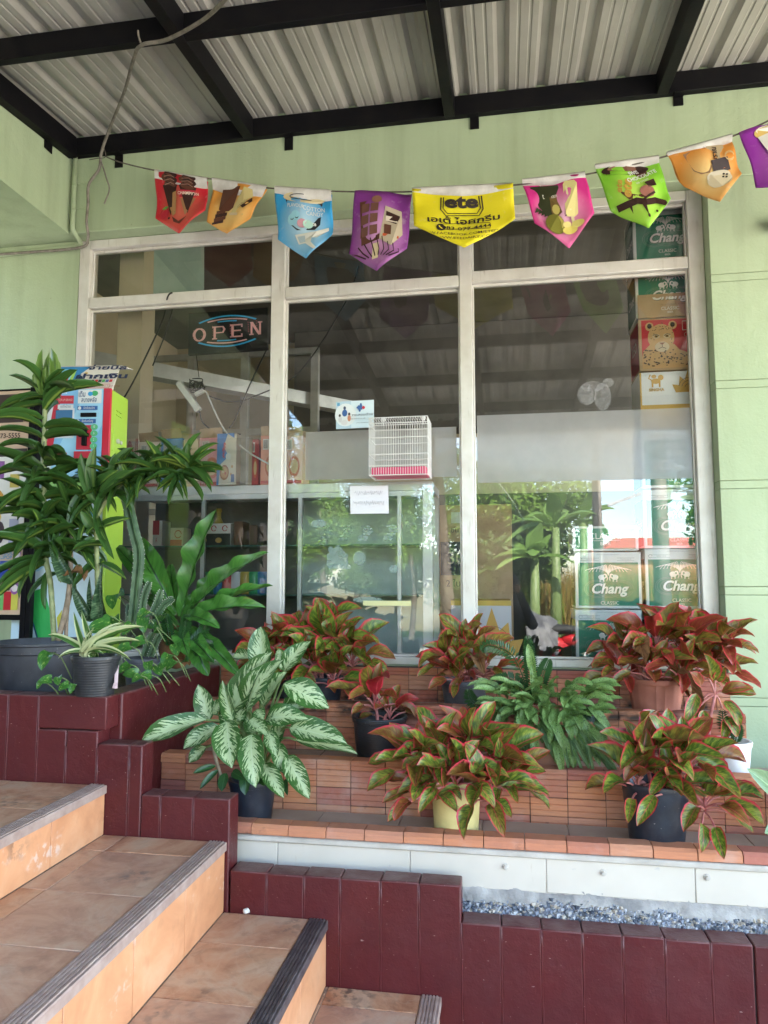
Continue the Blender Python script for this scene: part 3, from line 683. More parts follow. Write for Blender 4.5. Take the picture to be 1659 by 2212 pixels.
def tree(px, py, d, r, trunk_r, lab, mat, n, sz, seed):
    c = RF(px, py, d); t = thing('leafy_tree', lab, 'tree', (c.x, c.y, ZG))
    b = MB(); b.tube(curve([(c.x, c.y, ZG), (c.x+.1, c.y, (ZG+c.z)/2), (c.x-.05, c.y+.1, c.z)], 4), [trunk_r*(1-.06*i) for i in range(9)], 8)
    for k in range(5):
        a = k*1.3; b.tube([(c.x+.05, c.y, c.z-r[2]*.5), (c.x+r[0]*.5*math.cos(a), c.y+r[1]*.5*math.sin(a), c.z+r[2]*.2)], [trunk_r*.5, trunk_r*.2], 6)
    b.build('trunk', bark, t, True); leafcloud('crown', mat, t, c, r, n, sz, seed); return t
tree(1060, 1110, 17, (1.9, 1.5, 1.7), .14, 'bushy bright green tree across the road, mirrored left in the right pane', treeleaf[0], 20000, .08, 1)
tree(1140, 1120, 18.5, (1.2, 1.2, 1.0), .12, 'smaller leafy tree across the road beside the banana plants', treeleaf[0], 10000, .075, 2)
tree(1085, 1205, 16.5, (1.6, 1.2, .9), .12, 'dark green shrubby tree under the bushy bright green tree', treeleaf[1], 9000, .09, 3)
tree(690, 1130, 15.5, (.75, .8, 1.5), .1, 'tall narrow tree across the road, mirrored in the middle pane', treeleaf[0], 9000, .055, 4)
tree(885, 1150, 16, (.4, .6, 1.0), .07, 'thin leafy sapling mirrored behind the cabinet post', treeleaf[0], 3600, .05, 5)
tree(1545, 1085, 14, (.7, .8, .8), .1, 'leafy tree at the far right across the road', treeleaf[0], 1600, .1, 6)
tree(430, 960, 20, (3.2, 2, 4.2), .2, 'tall wide dark tree far left across the road', treeleaf[1], 22000, .16, 7)  # made large and dense to keep sky out of the left pane's reflection
tree(770, 1090, 23, (2.3, 1.5, 2.2), .15, 'dense dark tree behind the narrow tree across the road', treeleaf[1], 16000, .11, 8)  # added to screen the sky mirrored in the middle pane
tree(640, 1180, 19, (1.7, 1.2, 1.6), .15, 'low dark tree left of the narrow tree across the road', treeleaf[1], 12000, .1, 9)
tree(850, 1240, 18, (1.4, 1, .8), .1, 'low dark shrub at the foot of the palm across the road', treeleaf[1], 9000, .08, 10)
# feather palm
c = RF(945, 1010, 12); pt = thing('palm_tree', 'palm with drooping feather fronds by the roadside', 'tree', (c.x, c.y, ZG))
b = MB(); b.tube(curve([(c.x+.25, c.y, ZG), (c.x+.1, c.y, .3), (c.x, c.y, c.z)]), [.13-.004*i for i in range(13)], 9); b.build('trunk', bark, pt, True)
for k in range(15):
    a = k*2.4; e = R.uniform(.1, 1.0); L = R.uniform(1.5, 1.9); b = MB()
    sp = [V((c.x, c.y, c.z))+V((math.cos(a)*math.cos(e)*L*t, math.sin(a)*math.cos(e)*L*t, L*(math.sin(e)*t-1.05*t*t))) for t in [i/14 for i in range(15)]]
    b.tube(sp, [.018-.001*i for i in range(15)], 4)
    for i in range(1, 15):
        d = (sp[i]-sp[i-1]).normalized(); s_ = d.cross(V((0, 0, 1))).normalized()
        for sg in (-1, 1):
            for h in (0, .5):
                q = sp[i-1].lerp(sp[i], h); tip = q+(s_*sg*.75+d*.5+V((0, 0, -.35))).normalized()*.5*(1-.5*i/15); b.add([q, q+d*.03, tip], [(0, 1, 2)])
    b.build('frond', LM['deep'], pt)
# banana plants
def banana(px, pz, d, lab, n, L, seed):
    rr = random.Random(seed); c = RF(px, pz, d); t = thing('banana_plant', lab, 'plant', (c.x, c.y, ZG), 'banana plants across the road')
    b = MB(); b.tube([(c.x, c.y, ZG), (c.x+.05, c.y, c.z)], [.13, .07], 9); b.build('stem', M['stem'], t, True)
    for k in range(n):
        a = k*2.4+rr.random(); e = rr.uniform(.5, 1.35); b = MB(); lo_ = []; m_ = 12
        for i in range(m_+1):
            s = i/m_; q = V((c.x, c.y, c.z))+V((math.cos(a)*math.cos(e)*s, math.sin(a)*math.cos(e)*s, math.sin(e)*s-.75*s*s*math.cos(e)-.1*s*s))*L
            side = V((-math.sin(a), math.cos(a), 0)); wd = .15*(math.sin(PI*min(1, max(0, (s-.12)/.88))**.7)**.6 if s > .12 else .06)
            lo_ += [q-side*wd+V((0, 0, -wd*.4)), q, q+side*wd+V((0, 0, -wd*.4))]
        b.add(lo_, [(3*i+j, 3*i+j+1, 3*i+j+4, 3*i+j+3) for i in range(m_) for j in (0, 1)]); b.build('leaf', LM['bana'], t, True)
LM['bana'] = leafmat('banana_leaf', f_plain((.13, .24, .05), (.22, .35, .09)), .4, .4, .4)
banana(1195, 1140, 14.5, 'tall banana plant with arching leaves, left of the thin utility pole', 13, 1.3, 1)
banana(1150, 1210, 14, 'shorter banana plant with torn hanging leaves', 10, 1.05, 2)
banana(1255, 1130, 16, 'banana plant with upright leaves beside the thin utility pole', 8, 1.2, 3)
# utility poles, wires, lamp
def pole(px, d, r, lab):
    c = RF(px, 1300, d); b = MB(); b.tube([(c.x, c.y, ZG), (c.x, c.y, 6.5)], [r*1.25, r*.8], 10)
    o = b.build('utility_pole', pm('pole_concrete', (.22, .19, .16), (.34, .30, .26), 6, .9, .3, 40), smooth=True); tag(o, lab, 'pole'); return c
c1 = pole(1295, 15, .085, 'thin brown utility pole across the road'); c2 = pole(1432, 13, .12, 'thick grey utility pole across the road on the right')
b = MB()
for z in (2.2, 2.9, 3.6): b.tube([(c1.x-14, c1.y, z+.7), (c1.x-6, c1.y, z-.1), (c1.x, c1.y, z), (c2.x, c2.y, z+.1), (c2.x+9, c2.y, z+.3)], .012, 5)
tag(b.build('overhead_wires', M['cable']), 'thin wires strung between the two utility poles', 'wires')
b = MB(); b.bar(RF(1312, 1092, 15)+V((0, 0, 0)), RF(1385, 1066, 15), .1, .06); tag(b.build('street_light', M['alu']), 'long tube street light on an arm of the thin pole', 'lamp')
# red roofed house, dry grass bank, verge
h = thing('field_house', 'low orange walled house with a red roof beyond the dry grass', 'house', (5, -22, ZG))
c = RF(1290, 1180, 27); b = MB(); b.box(c.x-.2, c.x+4, c.y-4, c.y, ZG, c.z-.1); b.build('wall', pm('orange_render', (.42, .2, .11), (.5, .25, .14), 3, .8), h)
b = MB(); b.hull([(c.x+.2, c.y+.5, c.z-.1), (c.x+.2, c.y-4.5, c.z-.1), (c.x+.9, c.y-2, c.z+.4)], [(c.x+4.5, c.y+.5, c.z-.1), (c.x+4.5, c.y-4.5, c.z-.1), (c.x+3.8, c.y-2, c.z+.4)]); b.build('roof', pm('red_roof_paint', (.42, .07, .05), (.52, .1, .07), 3, .6), h)
gm = MB()
def blade(x, y, z, hgt, m):
    a = R.uniform(0, 2*PI); w_ = .02; q = V((x, y, z)); s_ = V((math.cos(a), math.sin(a), 0)); gm.add([q-s_*w_, q+s_*w_, q+V((R.uniform(-.2, .2)*hgt, R.uniform(-.2, .2)*hgt, hgt))], [(0, 1, 2)], m)
for i in range(16000):
    x = R.uniform(-1.9, 11); y = R.uniform(-19, -13.6); blade(x, y, ZG, R.uniform(.9, 2.2), 0 if R.random() < .85 else 1)
gm.build('tall_dry_grass', [leafmat('dry_grass', f_plain((.26, .18, .05), (.38, .28, .09)), .7, .2, .3), treeleaf[0]], kind='stuff')
gm = MB()
for i in range(9000): blade(R.uniform(-9, 11), R.uniform(-13.6, -12.4), ZG, R.uniform(.06, .16), 0)
gm.build('grass_verge', [treeleaf[0]], kind='stuff')
# motorbike under a silver cover
c = RF(1175, 1350, 11.3); mx, my = c.x, c.y; mo = thing('parked_motorbike', 'red and black motorbike parked outside under a crumpled silver cover', 'motorbike', (mx, my, ZG))
blk = pm('black_rubber', (.01, .01, .01), (.03, .03, .03), 10, .7); rp = pm('red_bike_paint', (.35, .01, .015), (.45, .015, .02), 5, .3)
for dx in (-.55, .55):
    b = MB(); b.tube([(mx+dx+.25*math.cos(t*PI/8), my, ZG+.29+.25*math.sin(t*PI/8)) for t in range(17)], .04, 8); wh = b.build('wheel', blk, mo, True)
    b = MB(); b.tube([(mx+dx, my-.05, ZG+.29), (mx+dx, my+.05, ZG+.29)], .06, 10)
    for t in range(5): b.bar((mx+dx, my, ZG+.29), (mx+dx+.23*math.cos(t*1.257), my, ZG+.29+.23*math.sin(t*1.257)), .03, .02, V((0, 1, 0)))
    b.build('rim', M['alu'], wh)
b = MB(); b.ball((mx, my, ZG+.5), (.42, .13, .2), 12); b.ball((mx+.42, my, ZG+.62), (.2, .1, .1), 10); b.build('body', rp, mo, True)
b = MB(); b.ball((mx+.18, my, ZG+.78), (.38, .13, .08), 12); b.build('seat', blk, mo, True)
b = MB(); b.tube([(mx-.5, my, ZG+.35), (mx-.36, my, ZG+.95)], .035); b.tube([(mx-.33, my-.33, ZG+1.03), (mx-.36, my, ZG+.97), (mx-.33, my+.33, ZG+1.03)], .018); b.ball((mx-.42, my, ZG+.86), (.09, .1, .1), 10); b.build('handlebar', blk, mo, True)
b = MB(); vs = []
for i in range(9):
    for j in range(9): vs.append((mx-.6+i*.1+R.uniform(-.03, .03), my-.4+j*.1, ZG+1.15-.5*abs(j-4)/4-.25*abs(i-3.5)/4+R.uniform(-.06, .06)))
b.add(vs, [(i*9+j, i*9+j+1, (i+1)*9+j+1, (i+1)*9+j) for i in range(8) for j in range(8)]); b.build('cover', pm('silver_cover', (.05, .05, .055), (.12, .12, .125), 9, .55, 0, 1, 0), mo)
# the person taking the picture, standing just behind the lens
pe = thing('person', 'person in dark clothes and a grey hood holding up a phone, mirrored in the glass', 'person', (.02, -.38, ZG))
navy = pm('navy_cloth', (.012, .014, .022), (.03, .032, .045), 9, .85, .3, 120); skinm = pm('skin', (.36, .2, .13), (.42, .25, .17), 9, .5)
def limb(nm, chain, mat):
    b = MB(); pts = curve([c[0] for c in chain], 5); rs = []
    for i in range(len(chain)-1): rs += [chain[i][1]+(chain[i+1][1]-chain[i][1])*j/5 for j in range(5)]
    b.tube(pts, rs+[chain[-1][1]], 12); return b
x0, y0 = .02, -.38
bb = MB(); fig = [((x0, y0, -.64), .13), ((x0, y0, -.5), .15), ((x0, y0, -.35), .165), ((x0, y0+.01, -.26), .14), ((x0, y0+.01, -.2), .065), ((x0, y0+.02, -.14), .055)]
b = limb('torso', fig, navy)
for s in (-1, 1):
    for ch in ([((x0+s*.08, y0, -.6), .1), ((x0+s*.1, y0+.02, -.85), .085), ((x0+s*.1, y0+.03, -1.05), .06), ((x0+s*.11, y0, -1.25), .055), ((x0+s*.11, y0, -1.44), .042)],
               [((x0+s*.13, y0, -.27), .075), ((x0+s*.22, y0+.04, -.42), .055), ((x0+s*.2, y0+.2, -.38), .045), ((x0+s*.09, y0+.34, -.1), .03)]):
        q = limb('l', ch, navy); b.add(q.v, q.f)
bo = b.build('body', navy, pe, True)
rm = bo.modifiers.new('one', 'REMESH'); rm.mode = 'VOXEL'; rm.voxel_size = .012; rm.use_smooth_shade = True
b = MB(); b.ball((x0, y0+.02, -.06), (.078, .095, .115), 18); b.ball((x0, y0+.118, -.065), (.014, .02, .022), 8); b.ball((x0-.08, y0+.02, -.065), (.012, .02, .03), 8); b.ball((x0+.08, y0+.02, -.065), (.012, .02, .03), 8)
b.ball((x0, y0+.105, -.115), (.026, .012, .008), 8); hd = b.build('head', skinm, pe, True)
b = MB(); b.ball((x0, y0-.015, -.045), (.112, .115, .14), 18); b.lathe([(.12, -.2), (.11, -.12), (.085, -.08)], (x0, y0, -.05), 18); b.build('hood', pm('grey_hood', (.05, .05, .05), (.1, .1, .1), 9, .9), pe, True)
for s in (-1, 1):
    b = MB(); q = V((x0+s*.085, y0+.35, -.075)); b.ball(q, (.018, .035, .04), 10)
    for k in range(4): z = .028-k*.018; b.tube(curve([q+V((0, .01, z)), q+V((-s*.012, .04-.004*k, z+.01)), q+V((-s*.034, .042-.004*k, z+.008)), q+V((-s*.05, .03, z+.004))], 3), [.0088]*6+[.008]*3+[.006], 7)
    b.tube(curve([q+V((0, .005, -.02)), q+V((-s*.016, -.02, .0)), q+V((-s*.035, -.022, .02))], 3), [.0105]*6+[.008], 7); b.build('hand', skinm, pe, True)
b = MB(); b.box(-.04, .075, -.024, -.016, -.115, .02); o = b.build('phone', pm('black_phone', (.012, .012, .014), (.02, .02, .02), 5, .2), bevel=.003); tag(o, 'dark smartphone held up in both hands by the person taking the picture', 'phone')
# dark wall added left of the porch to keep the left pane's reflection dark
b = MB(); b.box(XB-1.3, XB-1.12, -4.0, 3.0, ZG, 3.2); b.build('added_dark_wall', pm('dark_reflection_brown', (.05, .04, .03), (.1, .08, .06), 6, .8), bld)
# ------------------------------------------------------------------ cartons stacked behind the right pane
CW = .308
def carton(nm, lab, x, z, h, items, side=None, body=(.85, .85, .85), y=3.63, d=.24, w_=CW, open_=False):
    t = thing(nm, lab, 'carton', (x+w_/2, y+d/2, z)); b = MB()
    b.box(x, x+w_, y, y+d, z+.0005, z+h-.0015); b.build('box', flat(body, .6), t, bevel=.003)
    if items: art(items, facing((x, y, z), (1, 0, 0), (0, 0, 1), 1, 1), t, rough=.5)
    if side: art(side, facing((x, y+d, z), (0, -1, 0), (0, 0, 1), 1, 1), t, 'side_print', rough=.5)
    return t
def beer(x_=0, h=.285, top=True, dz=0, w_=CW):
    g2, wt = (.018, .23, .135), (.86, .86, .84)
    it = [(g2, rect(.014, .014, w_-.014, h-.052))] if top else [(g2, rect(.014, .01, w_-.014, h-.012))]
    if top:
        it += [((.3, .33, .33), stroke([(.03, h-.03), (.115, h-.03)], .0015)+stroke([(.03, h-.042), (.115, h-.042)], .0015)+stroke([(w_-.11, h-.03), (w_-.03, h-.03)], .0015)+stroke([(w_-.11, h-.042), (w_-.03, h-.042)], .0015)),
               ((.3, .33, .33), stroke(ell(.025, h-.036, .008, .008, 10), .002)), ('t', (.3, .33, .33), 'A2098"•12BYD', .075, h-.0385, .005), ('t', (.3, .33, .33), 'THAI BEVERAGE', w_-.07, h-.0385, .005), ('t', (.5, .52, .52), 'PREMIUM DRAUGHT BEER SELECT', w_/2, h-.016, .005)]
        cx, cy = w_/2, h-.118
        for k in range(7):                           # fountain
            a = .18+k*.36
            for s in (-1, 1):
                r_ = .012+.0085*k
                it.append((wt, stroke([(cx+s*r_*(1-math.cos(t*PI/8)), cy+.052*(math.sin(t*PI/8))*(1-k*.055)+.004) for t in range(0, 8-(k > 4))], .0022)))
        for s in (-1, 1):                            # two elephants face to face
            ex = cx+s*.030
            it += [(wt, ell(ex, cy-.004, .017, .013, 14)), (wt, ell(ex-s*.015, cy+.002, .010, .011, 12)), (wt, rect(ex-.011, cy-.027, ex-.005, cy-.006)), (wt, rect(ex+.005, cy-.027, ex+.011, cy-.006)), (wt, stroke([(ex-s*.022, cy+.003), (ex-s*.026, cy-.008), (ex-s*.022, cy-.022)], .004)), (g2, ell(ex-s*.013, cy+.001, .004, .006, 8))]
        gg = (.2, .36, .29)
        for r1 in (.05, .058): it += [(gg, stroke(ell(cx+dx, h-.178, r1, r1*.72, 24), .0016)) for dx in (-.055, 0, .055)]
        for k in range(3): it += [(gg, stroke(ell(cx+(k-1)*.055, h-.178, .036+.004*k, .026+.003*k, 20), .0014))]
        it += [('t', (.03, .1, .07), 'Chang', cx+.0025, h-.2005, .047, 'c', .035, .28), ('t', wt, 'Chang', cx, h-.198, .047, 'c', .03, .28)]
        it += [('t', wt, 'Classic'.upper(), cx+.003, h-.252, .0165), ('t', wt, 'BEER', cx+.003, h-.268, .009)]
    else:
        it += [('t', wt, 'CLASSIC', w_/2, .058, .03), (wt, rect(w_/2-.07, .049, w_/2+.07, .0505)), ('t', wt, 'BEER', w_/2, .028, .016)]
    return it
side_g = [((.012, .10, .06), rect(.012, .012, .228, .235)), ('t', (.5, .55, .52), 'Chang', .12, .1, .045, 'c', .02, .25)]
RX, LX = .652, .322
names = [('at the foot of the tall right stack', -.42), ('second from the bottom of the tall right stack', -.13), ('third from the bottom of the tall right stack', .155), ('half behind the frosted band in the tall right stack', .445)]
for lab, z in names: carton('beer_carton', 'green and white beer carton '+lab, RX, z, .285, beer(), side_g)
carton('beer_carton', 'green and white beer carton at the foot of the short left stack', LX, -.42, .285, beer(), side_g)
carton('beer_carton', 'green and white beer carton in the middle of the short left stack', LX+.004, -.131, .272, beer(h=.272), side_g)
carton('beer_carton', 'beer carton on top of the short left stack, only its word panel showing', LX-.004, .145, .122, beer(h=.122, top=False), None)
# white and gold carton
gd, lt = (.62, .36, .07), (.82, .82, .85)
def flame(cx, cy, s, c=gd):
    return [(c, [(cx-.06*s, cy), (cx-.075*s, cy+.04*s), (cx-.045*s, cy+.035*s), (cx-.04*s, cy+.08*s), (cx-.018*s, cy+.06*s), (cx, cy+.115*s), (cx+.018*s, cy+.06*s), (cx+.04*s, cy+.08*s), (cx+.045*s, cy+.035*s), (cx+.075*s, cy+.04*s), (cx+.06*s, cy)])] + \
           [((.05, .04, .03), stroke(ell(cx, cy+.02*s, r*s, r*1.1*s, 14, .2, PI-.2), .002)) for r in (.018, .032, .046)]
lion = [(gd, ell(.075, .235, .022, .014, 12)), (gd, ell(.098, .252, .013, .014, 12)), (gd, rect(.055, .205, .063, .232)), (gd, rect(.088, .205, .096, .232)), (gd, stroke([(.055, .24), (.042, .25), (.05, .268)], .006)), (gd, ell(.066, .258, .012, .009, 10)), ('t', gd, 'SINGHA', .077, .185, .014, 'c', .03)]
carton('beer_carton', 'white and gold beer carton with a flame crest, above the frosted band', RX+.004, .735, .283, [((.6, .36, .06), rect(0, 0, .31, .118)), ((.6, .36, .06), rect(0, 0, .008, .28))]+lion+flame(.225, .175, 1.0), None, lt)
# red carton with a leopard and an open brown flap
lp, sp_, rd = (.62, .38, .17), (.05, .03, .02), (.58, .022, .04)
lep = [(rd, rect(.014, .012, .306, .255)), (lp, [(.014, .012), (.306, .012), (.306, .05), (.25, .075), (.19, .10), (.165, .13), (.05, .13), (.02, .1), (.014, .07)]), (lp, ell(.105, .165, .062, .068, 22)), (lp, ell(.052, .222, .02, .022, 12)), (lp, ell(.16, .225, .02, .022, 12)), (sp_, ell(.052, .224, .011, .013, 10)), (sp_, ell(.16, .227, .011, .013, 10)),
       ((.7, .58, .42), ell(.108, .118, .034, .026, 16)), ((.65, .5, .33), ell(.082, .172, .018, .012, 12)), ((.65, .5, .33), ell(.132, .172, .018, .012, 12)), ((.35, .2, .02), ell(.082, .170, .009, .006, 10)), ((.35, .2, .02), ell(.132, .170, .009, .006, 10)), (sp_, ell(.082, .170, .004, .005, 8)), (sp_, ell(.132, .170, .004, .005, 8)),
       (sp_, stroke([(.066, .176), (.082, .181), (.096, .172)], .003)), (sp_, stroke([(.118, .172), (.132, .181), (.148, .176)], .003)), ((.25, .1, .07), [(.094, .138), (.122, .138), (.108, .126)]), (sp_, stroke([(.108, .126), (.108, .115), (.09, .107)], .0025)), (sp_, stroke([(.108, .115), (.126, .107)], .0025))]
rr = random.Random(5)
for i in range(150):
    a, c = rr.uniform(.018, .3), rr.uniform(.015, .125)
    if c < .05 or (a < .17 and c < .1) or (a < .25 and c < .07):
        lep.append((sp_, ell(a, c, rr.uniform(.003, .006), rr.uniform(.002, .0045), 6)))
for i in range(60):
    a, r = rr.uniform(0, 2*PI), rr.uniform(.4, 1); q = (.105+.058*r*math.cos(a), .165+.062*r*math.sin(a))
    if q[1] > .185 or abs(q[0]-.105) > .035: lep.append((sp_, ell(q[0], q[1], .0028, .002, 6)))
wv = (.72, .66, .58)
lep += [(wv, stroke(rect(.192, .178, .302, .222)+[(.192, .178)], .003)), ('t', wv, 'LEO', .25, .186, .030, 'c', .05), (wv, stroke(ell(.235, .155, .011, .011, 12), .0015)), (wv, stroke(ell(.26, .155, .011, .011, 12), .0015)), (wv, stroke(ell(.21, .155, .011, .011, 12), .0015))]
leo = carton('beer_carton', 'red beer carton with a leopard picture and its brown flap standing open', RX+.006, 1.022, .265, lep, [((.4, .02, .04), rect(.01, .01, .23, .25)), ('t', (.6, .45, .4), 'LEO', .12, .12, .05, 'c', .03)], (.5, .34, .2))
b = MB(); b.hull([(RX+.006, 3.628, 1.2885), (RX+.314, 3.628, 1.2885), (RX+.314, 3.633, 1.2885), (RX+.006, 3.633, 1.2885)], [(RX+.006, 3.622, 1.405), (RX+.314, 3.622, 1.405), (RX+.314, 3.626, 1.405), (RX+.006, 3.626, 1.405)]); b.build('flap', M['card'], leo)
art([('t', (.2, .14, .09), '5 RC 61 24 30 10 12 62 DISTRIBUTED', .18, .055, .007)], facing((RX+.006, 3.6195, 1.29), (1, 0, 0), (0, -.04, 1), 1, 1), leo, 'flap_print')
carton('beer_carton', 'green and white beer carton half hidden behind the brown flap', RX, 1.29, .285, beer(), side_g, y=3.64)
carton('beer_carton', 'green and white beer carton at the very top of the stack behind the toplight', RX-.004, 1.578, .285, beer(), side_g)
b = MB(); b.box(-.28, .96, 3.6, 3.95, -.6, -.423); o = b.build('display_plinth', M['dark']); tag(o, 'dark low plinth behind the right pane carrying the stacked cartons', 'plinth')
wp = P(1027, 1300, 3.66).x
carton('beer_carton', 'white carton with a yellow lid and flame print, low beside the middle mullion', wp-.12, -.42, .325, flame(.2, .06, 2.0)+[((.62, .42, .08), rect(0, .3, .295, .324))]+flame(.07, .1, 1.1), None, (.6, .6, .66), d=.3, w_=.295)
b = MB(); b.box(wp-.117, wp+.172, 3.633, 3.927, -.0955, -.0935); lid = b.build('box_lid', pm('yellow_lid', (.5, .3, .04), (.58, .38, .08)), None); tag(lid, 'yellow printed sheet lying on the white flame print carton', 'sheet')
# ------------------------------------------------------------------ glass cabinet behind the left and middle panes
cab = thing('display_cabinet', 'glass fronted aluminium cabinet with green edged shelves behind the left panes', 'cabinet', (-1.1, 3.8, -.42))
cx0, cx1, cy0, cy1 = -2.02, P(935, 1200, 3.575).x, 3.575, 3.95
def cb(nm, *bx, m='alu'):
    b = MB(); b.box(*bx); return b.build(nm, M[m], cab, bevel=.002, seg=1)
cb('top_board', cx0, cx1, cy0, cy1, .452, .497, m='white')
for x in (P(588-300+300, 1200, 3.6).x if False else P(441, 1200, 3.6).x, P(650, 1200, 3.6).x, P(864, 1200, 3.6).x): cb('post', x-.011, x+.011, cy0, cy0+.02, -.40, .451)
cb('end_post', cx1-.05, cx1, cy0-.003, cy0+.03, -.42, .4515, m='white'); cb('end_post', cx1-.05, cx1, cy1-.03, cy1, -.42, .4515)
cb('rail', cx0, cx1-.051, cy0+.001, cy0+.019, .425, .4515); cb('rail', cx0, cx1-.051, cy0+.001, cy0+.019, -.419, -.35); cb('back_panel', cx0, -1.16, cy1-.012, cy1-.001, -.419, .4515, m='dark'); M['teal'] = pm('pale_teal_board', (.36, .46, .42), (.44, .53, .49), 3, .4); cb('back_panel', -1.158, cx1-.051, cy1-.012, cy1-.001, -.419, .4515, m='teal')
cb('base_board', cx0, cx1-.051, cy0+.02, cy1-.013, -.419, -.39, m='white')
gsh = pm('green_glass_shelf', (.05, .12, .1), (.07, .15, .12), 5, .15, 0, 1, 0, .6)
for z in (.18, -.075): 
    b = MB(); b.box(cx0, cx1-.051, cy0+.03, cy1-.013, z, z+.007); b.build('glass_shelf', gsh, cab)
b = MB(); b.box(cx0-.02, cx1+.0, cy0+.02, cy1, -.62, -.4205); b.build('plinth', M['dark'], cab)
def on(px0, px1, z, h, nm, lab, cat, col, items=None, y=3.66, d=.1, grp=None):
    x0_, x1_ = P(px0, 1150, y).x, P(px1, 1150, y).x; t = thing(nm, lab, cat, ((x0_+x1_)/2, y+d/2, z), grp)
    b = MB(); b.box(x0_, x1_, y, y+d, z+.0005, z+h); b.build('box', flat(col, .55), t, bevel=.002, seg=1)
    if items: art(items, facing((x0_, y, z), (1, 0, 0), (0, 0, 1), x1_-x0_, h), t)
    return t
on(330, 350, .187, .14, 'packet', 'small red and white packet at the left end of the upper shelf', 'packet', (.7, .68, .65), [((.5, .03, .04), rect(.0, .45, .7, 1)), ('t', (.5, .03, .04), 'A', .4, .15, .2)])
on(368, 396, .187, .10, 'packet', 'low white and red packet on the upper shelf', 'packet', (.55, .5, .48), [((.45, .04, .05), rect(0, .0, .9, .35)), ((.4, .1, .1), stroke(ell(.6, .65, .25, .2, 12), .06))])
tt = on(426, 498, .187, .12, 'tea_carton', 'black and white carton with round red marks on the upper shelf', 'carton', (.68, .67, .64), [((.03, .03, .03), rect(.0, .0, 1, .55)), ((.45, .03, .05), stroke(ell(.17, .78, .07, .12, 12), .03)), ((.45, .03, .05), stroke(ell(.5, .78, .07, .12, 12), .03)), ((.45, .03, .05), stroke(ell(.83, .78, .07, .12, 12), .03)), ((.5, .33, .1), ell(.2, .25, .1, .12, 10)), ((.5, .33, .1), ell(.65, .25, .1, .12, 10))], d=.12)
on(505, 524, .187, .13, 'jar', 'brown jar at the right of the upper shelf', 'jar', (.14, .07, .04)); on(538, 556, .187, .11, 'jar', 'small dark jar at the right end of the upper shelf', 'jar', (.10, .06, .04))
b = MB(); p = P(464, 1110, 3.8); b.lathe([(.028, 0), (.03, .03), (.03, .13), (.012, .17), (.012, .2), (.016, .2), (.016, .22), (.0, .221)], (p.x, 3.86, .187), 14); tag(b.build('sauce_bottle', [pm('yellow_bottle', (.4, .3, .05), (.5, .38, .08), 5, .3)], smooth=True, ang=.8), 'yellow capped bottle behind the black and white carton', 'bottle')
canm = [flat(c, .3) for c in ((.45, .04, .05), (.05, .3, .12), (.6, .6, .6), (.05, .2, .4), (.5, .35, .08))]
for i, px in enumerate((455, 474, 493, 512, 531, 550, 569)):
    b = MB(); x = P(px, 1230, 3.7).x; b.lathe([(.026, 0), (.031, .006), (.031, .11), (.026, .118), (.0, .117)], (x, 3.7, -.068), 16)
    tag(b.build('drink_can', canm[(i*2+1) % 5], smooth=True, ang=.8), ('green can at the left end of the lower shelf', 'blue can second from the left on the lower shelf', 'red can third from the left on the lower shelf', 'white can in the middle of the lower shelf', 'yellow can third from the right on the lower shelf', 'green can second from the right on the lower shelf', 'blue can at the right end of the lower shelf')[i], 'can', 'drink cans on the lower cabinet shelf')
